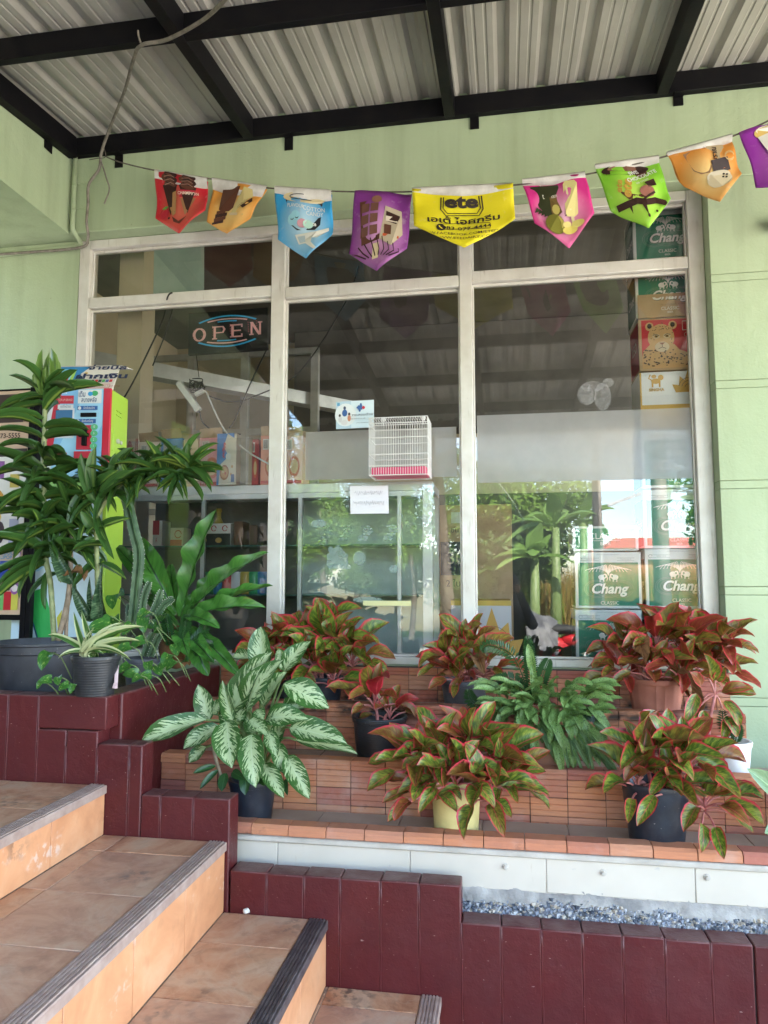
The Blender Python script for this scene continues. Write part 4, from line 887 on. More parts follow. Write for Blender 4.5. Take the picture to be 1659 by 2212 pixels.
# printed snack cartons along the cabinet top, flaps open
sn = [(262, 303, .275, (.72, .58, .46), 1), (304, 350, .255, (.78, .64, .52), 2), (352, 398, .27, (.06, .24, .6), 3), (400, 432, .262, (.72, .55, .3), 4), (434, 486, .266, (.76, .3, .33), 5), (548, 562, .25, (.42, .06, .06), 7), (566, 608, .268, (.72, .28, .18), 6), (618, 657, .26, (.76, .5, .36), 8)]
labs = {1: 'cream snack carton with a red oval, first on the cabinet top', 2: 'pale snack carton with an orange picture, second on the cabinet top', 3: 'blue snack carton with its top torn open', 4: 'yellow noodle snack carton between the blue and pink ones', 5: 'pink striped snack carton with an open flap', 7: 'narrow dark red carton behind the mullion', 6: 'red and cream carton with a barcode near the mullion', 8: 'cream carton standing right of the mullion'}
def snack(x0_, x1_, h, col, k, y=3.618, d=.13):
    t = thing('snack_carton', labs[k], 'carton', ((x0_+x1_)/2, y+d/2, .498)); z = .498; w_ = x1_-x0_
    b = MB(); b.box(x0_, x1_, y, y+d, z, z+h); b.build('box', flat(col, .55), t, bevel=.002, seg=1)
    it = [((.72, .7, .66), rect(.12, .72, .42, .93))]+[((.05, .05, .05), rect(.14+i*.03, .74, .15+i*.03+.01*(i % 2), .91)) for i in range(8)]
    it += [((.55, .12, .05), ell(.55, .38, .3, .22, 16)), ((.6, .42, .2), ell(.55, .38, .22, .15, 14)), ((.5, .05, .05), rect(.05, .04, .95, .1))]
    if k == 1: it = [((.4, .03, .03), ell(.55, .62, .2, .34, 16)), ('t', (.7, .55, .2), 'แม่', .55, .55, .12), ((.4, .03, .03), rect(.86, 0, .9, 1)), ((.4, .03, .03), rect(.94, 0, .98, 1))]
    if k == 5: it += [((.65, .45, .42), rect(.06+.09*i, .0, .1+.09*i, .95)) for i in range(4)]
    if k == 4: it = [((.55, .42, .18), stroke([(.1+.05*math.sin(j*2.1), .1+j*.1), (.5+.3*math.sin(j*1.3), .15+j*.09), (.9, .1+j*.1)], .04)) for j in range(8)]
    art(it, facing((x0_, y, z), (1, 0, 0), (0, 0, 1), w_, h), t)
    b = MB(); b.add([(x0_+.002, y+.004, z+h), (x1_-.002, y+.004, z+h), (x1_-.004, y-.022, z+h+.05), (x0_+.006, y-.018, z+h+.045)], [(0, 1, 2, 3)]); b.add([(x0_+.002, y+d-.004, z+h), (x1_-.002, y+d-.004, z+h), (x1_-.003, y+d+.01, z+h+.05), (x0_+.01, y+d+.006, z+h+.06)], [(0, 1, 2, 3)])
    if k in (2, 3, 5, 6, 8): b.build('flap', M['card'], t)
    return t
for a, c, h, col, k in sn: snack(P(a, 1000, 3.645).x, P(c, 1000, 3.645).x, h, col, k)
labs[9] = 'blue and cream oat snack carton, sharp in front of the frosted band'
xa, xb_ = P(547-75+75, 1000, 3.58).x, 0
xa, xb_ = P(549, 1000, GLASS+.03).x, P(594, 1000, GLASS+.03).x
xa = P((300+685/2.765)/1.1573, 1000, 3.575).x; xb_ = P((300+818/2.765)/1.1573, 1000, 3.575).x
t = thing('snack_carton', labs[9], 'carton', ((xa+xb_)/2, 3.59, .49)); b = MB(); b.box(xa, xb_, GLASS+.005, 3.61, .498, .768); b.build('box', flat((.66, .60, .50), .5), t, bevel=.002, seg=1)
art([((.04, .2, .5), [(0, 0), (.0, 1), (.55, 1), (.35, .75), (.6, .55), (.2, .4), (.1, 0)]), ('t', (.55, .04, .05), 'ควิก', .42, .66, .13, 'c', .05, .1, 1.35), ((.3, .12, .05), ell(.4, .24, .24, .15, 18)), ((.52, .3, .12), ell(.4, .24, .18, .11, 16)), ((.6, .5, .3), ell(.34, .26, .05, .03, 8)), ((.4, .05, .04), ell(.46, .22, .05, .03, 8)), ((.7, .7, .68), ell(.6, .55, .14, .07, 10)), ((.55, .3, .15), ell(.8, .35, .06, .03, 8)), ((.55, .3, .15), ell(.75, .2, .05, .03, 8)), ((.05, .12, .3), rect(.76, .05, .92, .2)), ((.04, .2, .5), [(.55, 1), (.9, .9), (.9, 1)])], facing((xa, GLASS+.005, .498), (1, 0, 0), (0, 0, 1), xb_-xa, .27), t)
# cardboard carton with a size mark, standing behind the middle pane
t = thing('fan_carton', 'tall brown cardboard carton marked 30 inch behind the middle pane', 'carton', (-.22, 4.1, -.6)); b = MB(); xf = P(940, 1200, 4.0).x
b.box(xf-.02, xf+.42, 4.0, 4.3, -.6, .42); b.build('box', M['card'], t, bevel=.004)
art([((.04, .04, .06), rect(.0, .62, .2, .8)), ('t', (.6, .52, .4), '30"', .1, .68, .07), ('t', (.06, .05, .05), '2 ใบพัด', .1, .56, .035), ('t', (.06, .05, .05), 'ขนาด', .1, .85, .03), ((.6, .58, .52), rect(.06, .9, .2, .96))], facing((xf+.03, 4.0, -.6), (1, 0, 0), (0, 0, 1), 1, 1.02), t)
# ------------------------------------------------------------------ bird cage, notices, OPEN sign, power strip
pa, pb = P(797, 1027, 3.36), P(924, 1025, 3.36); pt_ = P(805, 903, 3.36)
ck = thing('bird_cage', 'white wire bird cage with a pink tray hung against the middle pane', 'cage', (pa.x+.14, 3.44, pa.z))
x0_, x1_, z0, z1, y0, y1 = pa.x, pb.x, pa.z, pt_.z, 3.36, 3.525
wm = MB()
nb = 24
for i in range(nb+1):
    x = x0_+(x1_-x0_)*i/nb
    for y in (y0, y1): wm.tube([(x, y, z0), (x, y, z1)], .0011, 4)
    wm.tube([(x, y0, z1), (x, y1, z1)], .0014, 4)
for x in (x0_+.04, x1_-.04): wm.tube(curve([(x, y1, z1-.004), (x, y1+.006, z1+.02), (x, 3.5385, z1+.03)], 4), .0018, 5); wm.ball((x, 3.5375, z1+.03), (.012, .003, .012), 10)
for z in (z0, z0+.045, z0+.1, z0+.18, z0+.25, z1):
    wm.tube([(x0_, y0, z), (x1_, y0, z), (x1_, y1, z), (x0_, y1, z), (x0_, y0, z)], .0022, 5)
for i in range(9):
    y = y0+(y1-y0)*i/8
    for x in (x0_, x1_): wm.tube([(x, y, z0), (x, y, z1)], .0014, 4)
wm.build('wires', M['white'], ck)
b = MB(); b.box(x0_+.008, x1_-.008, y0+.006, y1-.006, z0+.002, z0+.04); b.build('tray', pm('pink_tray', (.55, .04, .12), (.62, .06, .16), 6, .4), ck, bevel=.006)
def sheet(nm, lab, cat, q, items, col, y=GLASS-.003):
    o_ = P(*q[0], y); ux = P(*q[1], y)-o_; uz = P(*q[2], y)-o_; t = thing(nm, lab, cat, o_); b = MB(); n = V((0, .0008, 0))
    b.hull([o_, o_+ux, o_+ux+uz, o_+uz], [o_+n, o_+ux+n, o_+ux+uz+n, o_+uz+n]); b.build('paper', flat(col, .6), t)
    for g3 in ((items[:15], items[15:]) if nm == 'paper_sheet' else (items,)): art(g3, facing(o_, ux, uz, ux.length, uz.length), t, step=.0003)
    return t
bl = (.05, .13, .35)
sheet('notice_card', 'pale blue printed notice card stuck on the middle pane', 'notice', ((726, 927), (808, 923), (726, 868)), [((.45, .6, .7), rect(.0, 0, .4, 1)), ((.7, .75, .77), ell(.25, .5, .28, .42, 20)), ((.1, .3, .5), rect(.03, .84, .1, .95)), ((.06, .08, .15), ell(.23, .75, .035, .07, 10)), (bl, ell(.23, .57, .07, .13, 12)), ((.06, .05, .05), ell(.1, .48, .03, .06, 10)), ((.6, .6, .62), ell(.11, .34, .05, .11, 10)), ((.06, .04, .04), ell(.35, .52, .03, .06, 10)), ((.6, .25, .15), ell(.35, .37, .045, .12, 10)), ((.65, .65, .66), ell(.22, .22, .09, .1, 10)),
   (bl, rect(.58, .66, .7, .82)), (bl, ell(.66, .85, .03, .05, 8)), (bl, ell(.63, .63, .03, .05, 8)), (bl, ell(.57, .74, .025, .045, 8)), ((.55, .04, .06), ell(.73, .73, .04, .06, 10)), ('t', (.03, .05, .1), 'ทดสอบตัวยา', .73, .44, .085), ('t', (.03, .05, .1), 'ประจำปี 8 ก.ย. 68 - 13 ก.ย. 68', .73, .32, .04), ('t', (.03, .05, .1), 'www.checkup.or.th', .73, .17, .035), ((.3, .4, .5), rect(.52, .28, .94, .285))], (.62, .74, .8))
sheet('paper_sheet', 'white paper with faint mirrored handwriting on the middle pane', 'paper', ((757, 1110), (840, 1109), (756, 1050)), [((.52, .52, .57), stroke([(.1+.05*i, .78+.05*math.sin(i*2.3)), (.12+.05*i, .70+.04*math.cos(i*1.7)), (.15+.05*i, .80)], .018)) for i in range(15)]+[((.52, .52, .57), stroke([(.08+.05*i, .42+.05*math.sin(i*1.9+1)), (.11+.05*i, .33+.04*math.cos(i*2.7)), (.13+.05*i, .44)], .018)) for i in range(16)], (.70, .70, .74))
# OPEN sign
so_ = thing('open_sign', 'black OPEN sign with pink lettering and blue arcs in the left pane', 'sign', P(492, 712, 3.6)); y = 3.58
o_ = P(406, 767, y); ux = P(578, 755, y)-o_; uz = P(407, 677, y)-o_
b = MB(); n = V((0, .02, 0)); b.hull([o_, o_+ux, o_+ux+uz, o_+uz], [o_+n, o_+ux+n, o_+ux+uz+n, o_+uz+n]); b.build('board', pm('black_sign_board', (.003, .003, .004), (.006, .006, .008), 8, .3), so_, bevel=.003)
pk, lb = (.95, .52, .54), (.05, .50, .95)
L, H = ux.length, uz.length; asp = H/L
it = []
for s, cy in ((1, .5), (-1, .5)):
    for k, (w0, w1, hh, c) in enumerate(((.14, .86, .365, lb), (.25, .75, .29, pk), (.38, .62, .235, lb))):
        pts = [(w0+(w1-w0)*i/14, cy+s*(hh-(.13, .05, .01)[k]*((i-7)/7)**2)) for i in range(15)]; it.append((c, stroke(pts, .03 if k else .034)))
fs_ = facing(o_, ux, uz, L, H)
art(it, fs_, so_, 'arc_tubes', .002)
# letters drawn in slab serif strokes
def slab(ch, cx, cy, w_, h_):
    x0_, x1_, y0_, y1_ = cx-w_/2, cx+w_/2, cy-h_/2, cy+h_/2; t_ = .028; o2 = []
    if ch == 'O': o2 = stroke([(cx+(w_/2-.008)*math.cos(a*PI/12), cy+(h_/2-.012)*math.sin(a*PI/12)) for a in range(25)], .036)
    if ch == 'P': o2 = [rect(x0_+.012, y0_, x0_+.042, y1_), rect(x0_-.006, y0_, x0_+.058, y0_+.03), rect(x0_-.006, y1_-.03, x0_+.04, y1_)]+stroke([(x0_+.04, y1_-.015), (x1_-.02, y1_-.015), (x1_, cy+.075), (x1_-.02, cy-.0), (x0_+.04, cy-.0)], .03)
    if ch == 'E': o2 = [rect(x0_+.008, y0_, x0_+.04, y1_), rect(x0_-.008, y1_-.035, x1_, y1_), rect(x0_-.008, y0_, x1_, y0_+.035), rect(x0_+.04, cy-.015, x1_-.02, cy+.02), rect(x1_-.02, y1_-.08, x1_, y1_), rect(x1_-.02, y0_, x1_, y0_+.08)]
    if ch == 'N': o2 = [rect(x0_, y0_, x0_+.024, y1_), rect(x1_-.024, y0_, x1_, y1_), [(x0_-.01, y1_), (x0_+.03, y1_), (x1_+.0, y0_), (x1_-.034, y0_)], rect(x0_-.016, y0_, x0_+.04, y0_+.03), rect(x1_-.04, y1_-.03, x1_+.016, y1_)]
    return [(pk, o2)]
it = []
for ch, cx, cy in (('O', .145, .46), ('P', .39, .475), ('E', .62, .49), ('N', .86, .51)): it += slab(ch, cx, cy, .15 if ch != 'N' else .13, .31)
for cx in (.145,): it += [((.45, .12, .14), ell(cx+.068*math.cos(a*PI/5), .46+.14*math.sin(a*PI/5), .006, .011, 6)) for a in range(10)]
for cx in (.345, .575, .805, .915): it += [((.45, .12, .14), ell(cx, .38+.05*i, .006, .011, 6)) for i in range(5)]
art(it, fs_, so_, 'lettering', .002)
b = MB(); b.tube(curve([P(575, 757, 3.62), P(540, 830, 3.68), P(508, 905, 3.7), P(495, 925, 3.7)]), .004); b.tube(curve([P(424, 765, 3.62), P(428, 800, 3.62), P(430, 815, 3.62)]), .002); b.build('cord', M['cable'], so_, True)
# power strip
ps = thing('power_strip', 'white power strip hanging askew among black leads behind the left pane', 'power strip', P(410, 860, 3.6)); b = MB(); b.bar(P(386, 826, 3.6), P(430, 888, 3.6), .035, .03, V((0, -1, 0))); b.build('body', M['white'], ps, bevel=.004)
b = MB(); b.bar(P(422, 853, 3.585), P(440, 844, 3.58), .022, .022); b.build('plug', M['white'], ps, bevel=.004)
b = MB(); b.tube(curve([P(438, 845, 3.58), P(446, 848, 3.58), P(460, 880, 3.585), P(486, 930, 3.588), P(530, 972, 3.588), P(582, 1003, 3.588)]), .0045); b.build('white_lead', M['white'], ps, True)
b = MB()
for i in range(6):
    c = P(424, 832, 3.6); b.tube(curve([c+V((R.uniform(-.05, .05), R.uniform(0, .03), R.uniform(-.03, .04))) for _ in range(6)]), .003)
b.tube(curve([P(431, 888, 3.6), P(440, 915, 3.61), P(470, 933, 3.62), P(520, 938, 3.63)]), .004); b.tube(curve([P(450, 855, 3.62), P(500, 868, 3.65), P(560, 852, 3.7), P(650, 800, 3.8), P(745, 655, 3.85), P(775, 575, 3.9)]), .004); b.build('black_leads', M['cable'], ps, True)
b = MB(); b.tube(curve([P(372, 632, 3.49), P(362, 642, 3.49), P(352, 690, 3.62), P(320, 760, 3.62), P(285, 830, 3.62), P(255, 880, 3.62)]), .0045); b.tube(curve([P(378, 640, 3.62), P(365, 700, 3.62), P(330, 790, 3.62)]), .004)
tag(b.build('hanging_cable', M['cable'], smooth=True), 'black cable drooping from the left transom behind the glass', 'cable')
# ------------------------------------------------------------------ conduit, cables and string on the wall
cn_ = thing('wall_conduit', 'green painted conduit running down the corner and off to the left', 'conduit', P(160, 500, 3.39)); b = MB()
b.tube(curve([P(191, 400, 3.40), P(189, 450, 3.40), P(162, 500, 3.40) if False else P(186, 470, 3.40)]), .001)
b = MB(); xx = XB+.03
b.tube([(xx, 3.395, zt(3.39)-.1), (xx, 3.395, 1.93)]+curve([(xx, 3.395, 1.90), (xx+.004, 3.40, 1.87), (xx+.002, 3.47, 1.835), (xx-.03, 3.485, 1.828)])+[(-3.3, 3.485, 1.80)], .0125, 10); b.build('pipe', M['green'], cn_, True)
for z in (1.98, 2.12):
    b = MB(); b.lathe([(.0145, 0), (.0145, .008)], (xx, 3.395, z), 10); b.bar((xx, 3.38, z+.004), (xx+.09, 3.375, z-.004), .004, .002); b.build('cable_tie', M['green'], cn_)
for x in (-2.42, -2.56):
    b = MB(); b.bar((x, 3.485, 1.80), (x, 3.485, 1.835), .014, .034); b.build('clip', M['cream'], cn_)
old = pm('weathered_grey_cable', (.13, .115, .09), (.24, .215, .18), 30, .7)
b = MB()
b.tube(curve([P(495, -10, 2.1), P(440, 42, 2.32), P(362, 85, 2.5), P(305, 98, 2.55), P(288, 130, 2.7), P(268, 200, 3.0), P(236, 280, 3.28), P(219, 330, 3.35), P(214, 365, 3.37), P(192, 398, 3.375), P(190, 440, 3.378), P(187, 480, 3.38), P(190, 515, 3.42), P(172, 535, 3.47), P(60, 545, 3.47), P(-40, 552, 3.47)], 8), .0075, 8)
b.tube(curve([P(219, 350, 3.35), P(230, 385, 3.36), P(236, 410, 3.36), P(225, 440, 3.36)]), .004); b.tube(curve([P(298, 65, 2.5), P(300, 80, 2.52), P(306, 98, 2.55)]), .004)
tag(b.build('old_cable', old, smooth=True), 'weathered grey cable strung from the roof steel down to the conduit', 'cable')
b = MB(); p = P(1662, 482, 3.36); b.ball((p.x+.03, 3.37, p.z), (.03, .04, .035), 14); b.tube([(p.x+.035, 3.414, p.z+.02), (p.x+.035, 3.37, p.z+.02)], .015); tag(b.build('wall_lamp', M['steel'], smooth=True), 'small black lamp on the pier at the right edge', 'lamp')
# ------------------------------------------------------------------ bunting
bt = lambda px: 3.30-(px-225)/1434*.42               # the string runs slightly towards the camera to the right
sp = [(228, 338), (262, 351), (335, 368), (447, 385), (580, 406), (715, 413), (885, 414), (1108, 400), (1270, 376), (1425, 341), (1588, 292), (1700, 240), (1800, 180)]
b = MB(); b.tube(curve([P(x, y, bt(x)) for x, y in sp]), .0035, 6); b.tube(curve([P(193, 345, 3.33), P(210, 342, 3.32), P(228, 338, bt(228)), P(222, 312, 3.36)]), .0025, 5)
tag(b.build('bunting_string', pm('grey_string', (.07, .06, .05), (.15, .13, .11), 40, .8), smooth=True), 'thin string sagging across the shop front and carrying the pennants', 'string')
def pennmat(c0, c1, cx=.5, cy=.45):
    g = G('pennant_cloth'); s = g.sep(g.co('UV'))
    d = g.math('SQRT', g.math('ADD', g.math('POWER', g.math('SUBTRACT', s[0], cx), 2), g.math('POWER', g.math('SUBTRACT', s[1], cy), 2)))
    c = g.ramp(g.math('ADD', d, g.math('MULTIPLY', g.math('SUBTRACT', g.noise(5), .5), .12)), [(.08, c0), (.5, c1)])
    c = g.mix(g.ramp(g.noise(26, detail=6), [(.6, 0), (.75, .25)]), c, (.6, .55, .52)); g.bump(g.noise(18, detail=4), .35, .01)
    return g.out(c, .5, 0, .3)
def pennant(lab, pts, c0, c1, items, hem=True, seed=0, hw=.16):
    # pts: left top, right top, left low, tip, right low (picture survey)
    y0_ = bt(pts[0][0])-.004; y1_ = bt(pts[1][0])-.004; ym = bt(pts[3][0])-.004
    A, B = P(*pts[0], y0_), P(*pts[1], y1_); C, T, D = P(*pts[2], y0_-.012), P(*pts[3], ym-.03), P(*pts[4], y1_-.012)
    t = thing('pennant', lab, 'pennant', (A+B)/2, 'pennants along the string'); rr = random.Random(seed); ph = rr.uniform(0, 6)
    Mb = C.lerp(D, .5)
    def surf(u, v, k=0):                             # v: 1 at the hem, ~.33 at the low corners, 0 at the tip
        top = A.lerp(B, u)
        bl_ = C.lerp(T, u*2) if u < .5 else T.lerp(D, u*2-1)
        q = bl_.lerp(top, max(0, min(1, v)) if v <= 1 else 1)
        return q+V((0, .014*math.sin(ph+u*5+v*2)-.008*math.sin(ph*2+v*7)+.004*math.sin(ph*3+u*11-v*6)-.02*max(0, abs(u-.5)*2-.7)*(1-v)*(1 if seed % 2 else -.6)-k, 0))
    def flat_uv(u, v, k):                            # u across, v from tip (0) to hem (1), undistorted print space
        lo = min(.36, abs(u-.5)*.72)
        return surf(u, (v-lo)/(1-lo), k)
    n, m_ = 28, 12; b = MB(); uvs = []
    for j in range(m_+1):
        for i in range(n+1):
            u, s_ = i/n, j/m_; b.v.append(tuple(surf(u, s_))); lo = abs(u-.5)*2*.36; uvs.append((u, lo+(1-lo)*s_))
    b.f = [(j*(n+1)+i, j*(n+1)+i+1, (j+1)*(n+1)+i+1, (j+1)*(n+1)+i) for j in range(m_) for i in range(n)]; b.m = [0]*len(b.f)
    me = b.mesh('cloth', pennmat(c0, c1), True); ul = me.uv_layers.new(name='UVMap')
    for lp_ in me.loops: ul.data[lp_.index].uv = uvs[lp_.vertex_index]
    o = put('cloth', me, t); so2 = o.modifiers.new('thick', 'SOLIDIFY'); so2.thickness = .0012; so2.offset = 1
    if items: art(items, lambda u, v, k: flat_uv(u, v, k+.0042), t, step=.0003)
    if hem:
        b = MB(); e = V((0, 0, 1)); q = []
        for i in range(n+1):
            u = i/n; p1, p0 = A.lerp(B, u)+V((0, 0, .012)), surf(u, 1-hw*(.7+.5*u*hem)); q += [p1+V((0, .010, -.006)), p1+V((0, -.004, .002)), p1+V((0, -.010, -.008)), p0+V((0, -.003, 0)), p0+V((0, .0, 0))]
        b.add(q, [(5*i+j, 5*i+j+1, 5*i+j+6, 5*i+j+5) for i in range(n) for j in range(4)]); b.build('hem', M['hem'], t, True)
    return t
ch, dk, cr_, gl_ = (.10, .035, .02), (.035, .012, .01), (.62, .5, .32), (.55, .33, .1)
swirl = lambda cx, cy, s: [(dk, [(cx-.16*s, cy+.2*s), (cx+.16*s, cy+.2*s), (cx, cy-.3*s)])]+[(c, ell(cx+dx*s, cy+dy*s, .13*s, .07*s, 12)) for dx, dy, c in ((0, .2, ch), (.03, .27, dk), (-.04, .31, ch), (.02, .37, dk))]+[((.3, .18, .14), stroke([(cx-.11*s, cy+(.2+.06*i)*s), (cx+.02*s, cy+(.23+.06*i)*s), (cx+.1*s, cy+(.2+.06*i)*s)], .012)) for i in range(3)]
pennant('bright red pennant with two chocolate cones and a strawberry', [(335, 372), (448, 390), (336, 472), (388, 506), (447, 458)], (.62, .14, .09), (.5, .016, .03),
    swirl(.32, .62, .95)+swirl(.66, .62, .95)+[((.38, .2, .08), [(.2, .66), (.46, .7), (.44, .34), (.38, .3)]), ((.2, .09, .05), stroke([(.22, .62), (.44, .44)], .012)+stroke([(.26, .52), (.42, .36)], .012)+stroke([(.45, .6), (.3, .44)], .012)), ((.38, .02, .04), [(.52, .6), (.82, .66), (.79, .76), (.52, .72)]), ((.3, .15, .07), [(.54, .58), (.8, .63), (.62, .3)]), ('t', (.65, .55, .45), 'CHAMPION', .67, .66, .05, 'c', .02, 0, .12), ((.12, .03, .02), [(.36, .3), (.5, .2), (.66, .28), (.6, .22), (.52, .15), (.4, .2)]), ((.5, .02, .04), ell(.2, .38, .09, .09, 14)), ((.12, .3, .05), [(.12, .47), (.2, .44), (.28, .48), (.2, .51)]), (dk, ell(.3, .28, .025, .02, 8))], True, 1, .2)
pennant('yellow orange pennant with a dipped ice cream bar and chocolate pieces', [(459, 390), (577, 408), (447, 480), (487, 501), (541, 474)], (.72, .52, .2), (.62, .27, .05),
    [(ch, [(.2, .95), (.55, .95), (.52, .5), (.45, .44), (.3, .45), (.23, .5)]), ((.55, .45, .2), [(.62, .95), (.95, .9), (.8, .38), (.5, .4)]), (dk, [(.68, .55), (.85, .75), (.9, .66), (.76, .5)]), (ch, rect(.16, .3, .4, .36)), (dk, rect(.18, .36, .42, .42)), (ch, rect(.2, .42, .38, .47)), (dk, rect(.13, .25, .36, .3)), (cr_, rect(.48, .35, .68, .4)), ('t', (.3, .2, .1), 'CHOC', .72, .6, .06, 'c', 0, 0, 1.1)], True, 2, .24)
pennant('sky blue pennant with a cotton candy ice cream tub', [(594, 408), (716, 417), (600, 517), (663, 561), (719, 507)], (.42, .62, .74), (.035, .30, .60),
    [((.02, .022, .03), [(.2, .86), (.84, .86), (.78, .5), (.68, .42), (.36, .42), (.26, .5)]), ((.66, .56, .34), ell(.52, .88, .36, .085, 20)), ((.02, .02, .02), stroke(ell(.5, .885, .22, .045, 16), .012)), ('t', WHITE, 'FLAVOUR', .38, .72, .05, 'c', .01, 0, -.1), ('t', WHITE, 'COTTON', .69, .69, .062), ('t', WHITE, 'CANDY', .70, .62, .06), ('t', WHITE, 'ete', .66, .475, .06, 'c', .03), ((.3, .6, .72), ell(.31, .56, .1, .075, 14)), ((.3, .6, .72), ell(.37, .61, .08, .06, 14)), ((.62, .32, .38), ell(.47, .5, .09, .06, 12)), ((.42, .66, .58), ell(.57, .49, .09, .06, 12)), (dk, stroke([(.27, .57), (.3, .555), (.33, .57)], .01)), (dk, stroke([(.36, .58), (.39, .565), (.42, .58)], .01)), ((.68, .68, .62), [(.32, .36), (.72, .40), (.93, .47), (.93, .42), (.72, .3), (.62, .3), (.6, .24), (.7, .12), (.66, .1), (.5, .22), (.38, .22)]), ((.4, .5, .55), [(.36, .33), (.5, .33), (.5, .24), (.4, .24)])], True, 3, .15)
pennant('purple pennant without a hem showing a chocolate bar and splashes', [(767, 413), (889, 416), (753, 546), (815, 588), (879, 536)], (.52, .26, .48), (.20, .035, .24),
    [(ch, [(.12, .86), (.5, .9), (.5, .4), (.2, .38)])]+[((.16, .07, .05), rect(.17+.16*i, .47+.13*j, .3+.16*i, .57+.13*j)) for i in range(2) for j in range(3)]+[((.26, .12, .08), ell(.42, .88, .09, .05, 10)), ((.66, .55, .35), rect(.4, .17, .5, .36)), (dk, stroke(ell(.45, .23, .025, .03, 8), .01)), ((.45, .38, .28), [(.58, .8), (.86, .76), (.9, .5), (.72, .34), (.5, .4)]), (dk, [(.6, .74), (.84, .7), (.82, .6), (.6, .62)]), ((.62, .55, .45), rect(.6, .62, .8, .68)), ('t', dk, 'โบราณ', .7, .64, .05), (ch, rect(.58, .47, .7, .58)), ((.5, .1, .04), rect(.56, .44, .84, .47))]+[(dk, stroke([(.05+.1*i, .44-.03*abs(i-4)+.02*(i % 2)), (.15+.09*i, .28), (.3+.05*i, .2)], .016)) for i in range(9)], False, 4)
yb = (.035, .025, .02)
pennant('wide yellow pennant with an ice cream logo and a telephone number', [(891, 412), (1108, 402), (896, 494), (1003, 538), (1113, 474)], (.74, .66, .03), (.70, .60, .015),
    [(yb, stroke([(.29, .86), (.28, .66), (.33, .56), (.66, .56), (.70, .66), (.69, .86)], .014)), (yb, stroke([(.315, .86), (.305, .68), (.345, .6), (.64, .6), (.675, .68), (.665, .86)], .012)), ('t', yb, 'ete', .49, .70, .185, 'c', .045), ('t', yb, 'เอเต้ ไอศกรีม', .5, .43, .1, 'c', .022), (yb, stroke(rect(.25, .29, .76, .39)+[(.25, .29)], .01)), (yb, ell(.275, .34, .045, .062, 14)), ((.7, .6, .02), stroke([(.262, .37), (.262, .35), (.285, .32), (.295, .32)], .013)), ('t', yb, '083-077-4444', .53, .312, .062, 'c', .015), ('t', yb, 'WWW.FACEBOOK.COM/ETEDAIRY', .5, .215, .042, 'c', .004), ('t', yb, 'WWW.ETEDAIRY.COM', .5, .14, .042, 'c', .004)], True, 5, .13)
pennant('pink pennant with durian fruit and a pale yellow ice lolly', [(1128, 394), (1263, 378), (1155, 484), (1230, 533), (1284, 460)], (.66, .36, .50), (.60, .03, .23),
    [((.03, .035, .012), [(.1, .92), (.55, .9), (.6, .45), (.34, .4), (.16, .6)])]+[((.03, .035, .012), [(.12+.04*i, .6-.02*i), (.06+.05*i, .52-.02*i), (.17+.04*i, .55-.02*i)]) for i in range(5)]+[((.16, .1, .03), [(.26, .92), (.46, .9), (.52, .5), (.38, .42)]), ('t', WHITE, 'Thai', .33, .88, .06), ('t', WHITE, 'fruit', .34, .82, .06), ('t', (.7, .68, .6), 'Durian', .38, .72, .062, 'c', .01), ((.6, .5, .14), ell(.43, .55, .06, .07, 12)), ((.70, .62, .26), [(.62, .88), (.66, .92), (.8, .9), (.83, .85), (.76, .44), (.7, .41), (.58, .43), (.57, .48)]), ((.75, .68, .36), rect(.64, .5, .67, .84)), ((.6, .5, .3), [(.64, .43), (.69, .42), (.67, .26), (.63, .26)]), ((.2, .19, .03), ell(.36, .34, .16, .15, 18)), ((.55, .46, .1), ell(.42, .36, .09, .1, 12))]+[((.3, .28, .06), ell(.26+.05*(i % 4), .26+.06*(i//4), .012, .014, 5)) for i in range(12)]+[((.66, .55, .14), ell(.58, .24, .12, .06, 14)), ((.68, .58, .18), ell(.72, .3, .1, .055, 14)), ((.7, .6, .22), ell(.55, .32, .07, .04, 12))], True, 6, .08)
pennant('lime green pennant with a tilted tub of chocolate ice cream and a splash', [(1285, 362), (1423, 343), (1320, 454), (1400, 496), (1450, 428)], (.44, .68, .10), (.22, .55, .035),
    [(ch, [(.1, .92), (.78, .93), (.74, .55), (.62, .44), (.34, .44), (.22, .56)]), (dk, ell(.44, .9, .38, .09, 18)), ((.2, .09, .06), ell(.42, .92, .26, .05, 14)), ('t', (.5, .3, .05), 'ete', .42, .58, .15, 'c', .04, 0, 1.2), ('t', (.5, .3, .05), 'ete', .28, .62, .1, 'c', .03, 0, 1.2), ('t', WHITE, 'SWISS', .58, .82, .06, 'c', .02, 0, .25), ('t', WHITE, 'CHOCOLATE', .66, .74, .062, 'c', .02, 0, .25), ('t', WHITE, 'ice cream', .64, .67, .04, 'c', 0, 0, .25), ((.32, .13, .10), ell(.66, .52, .12, .09, 14)), (dk, [(.66, .66), (.82, .7), (.84, .6), (.7, .58)]), (dk, stroke([(.12, .36), (.3, .38), (.45, .40), (.6, .36), (.75, .38), (.9, .32)], .09)), (dk, stroke([(.55, .4), (.68, .46), (.78, .5)], .03)), (dk, [(.3, .38), (.36, .38), (.34, .24)]), (dk, [(.5, .38), (.58, .36), (.57, .16)]), (dk, ell(.57, .17, .02, .03, 8)), (dk, ell(.72, .22, .02, .022, 8)), (dk, ell(.88, .32, .04, .04, 10))], True, 7, .06)
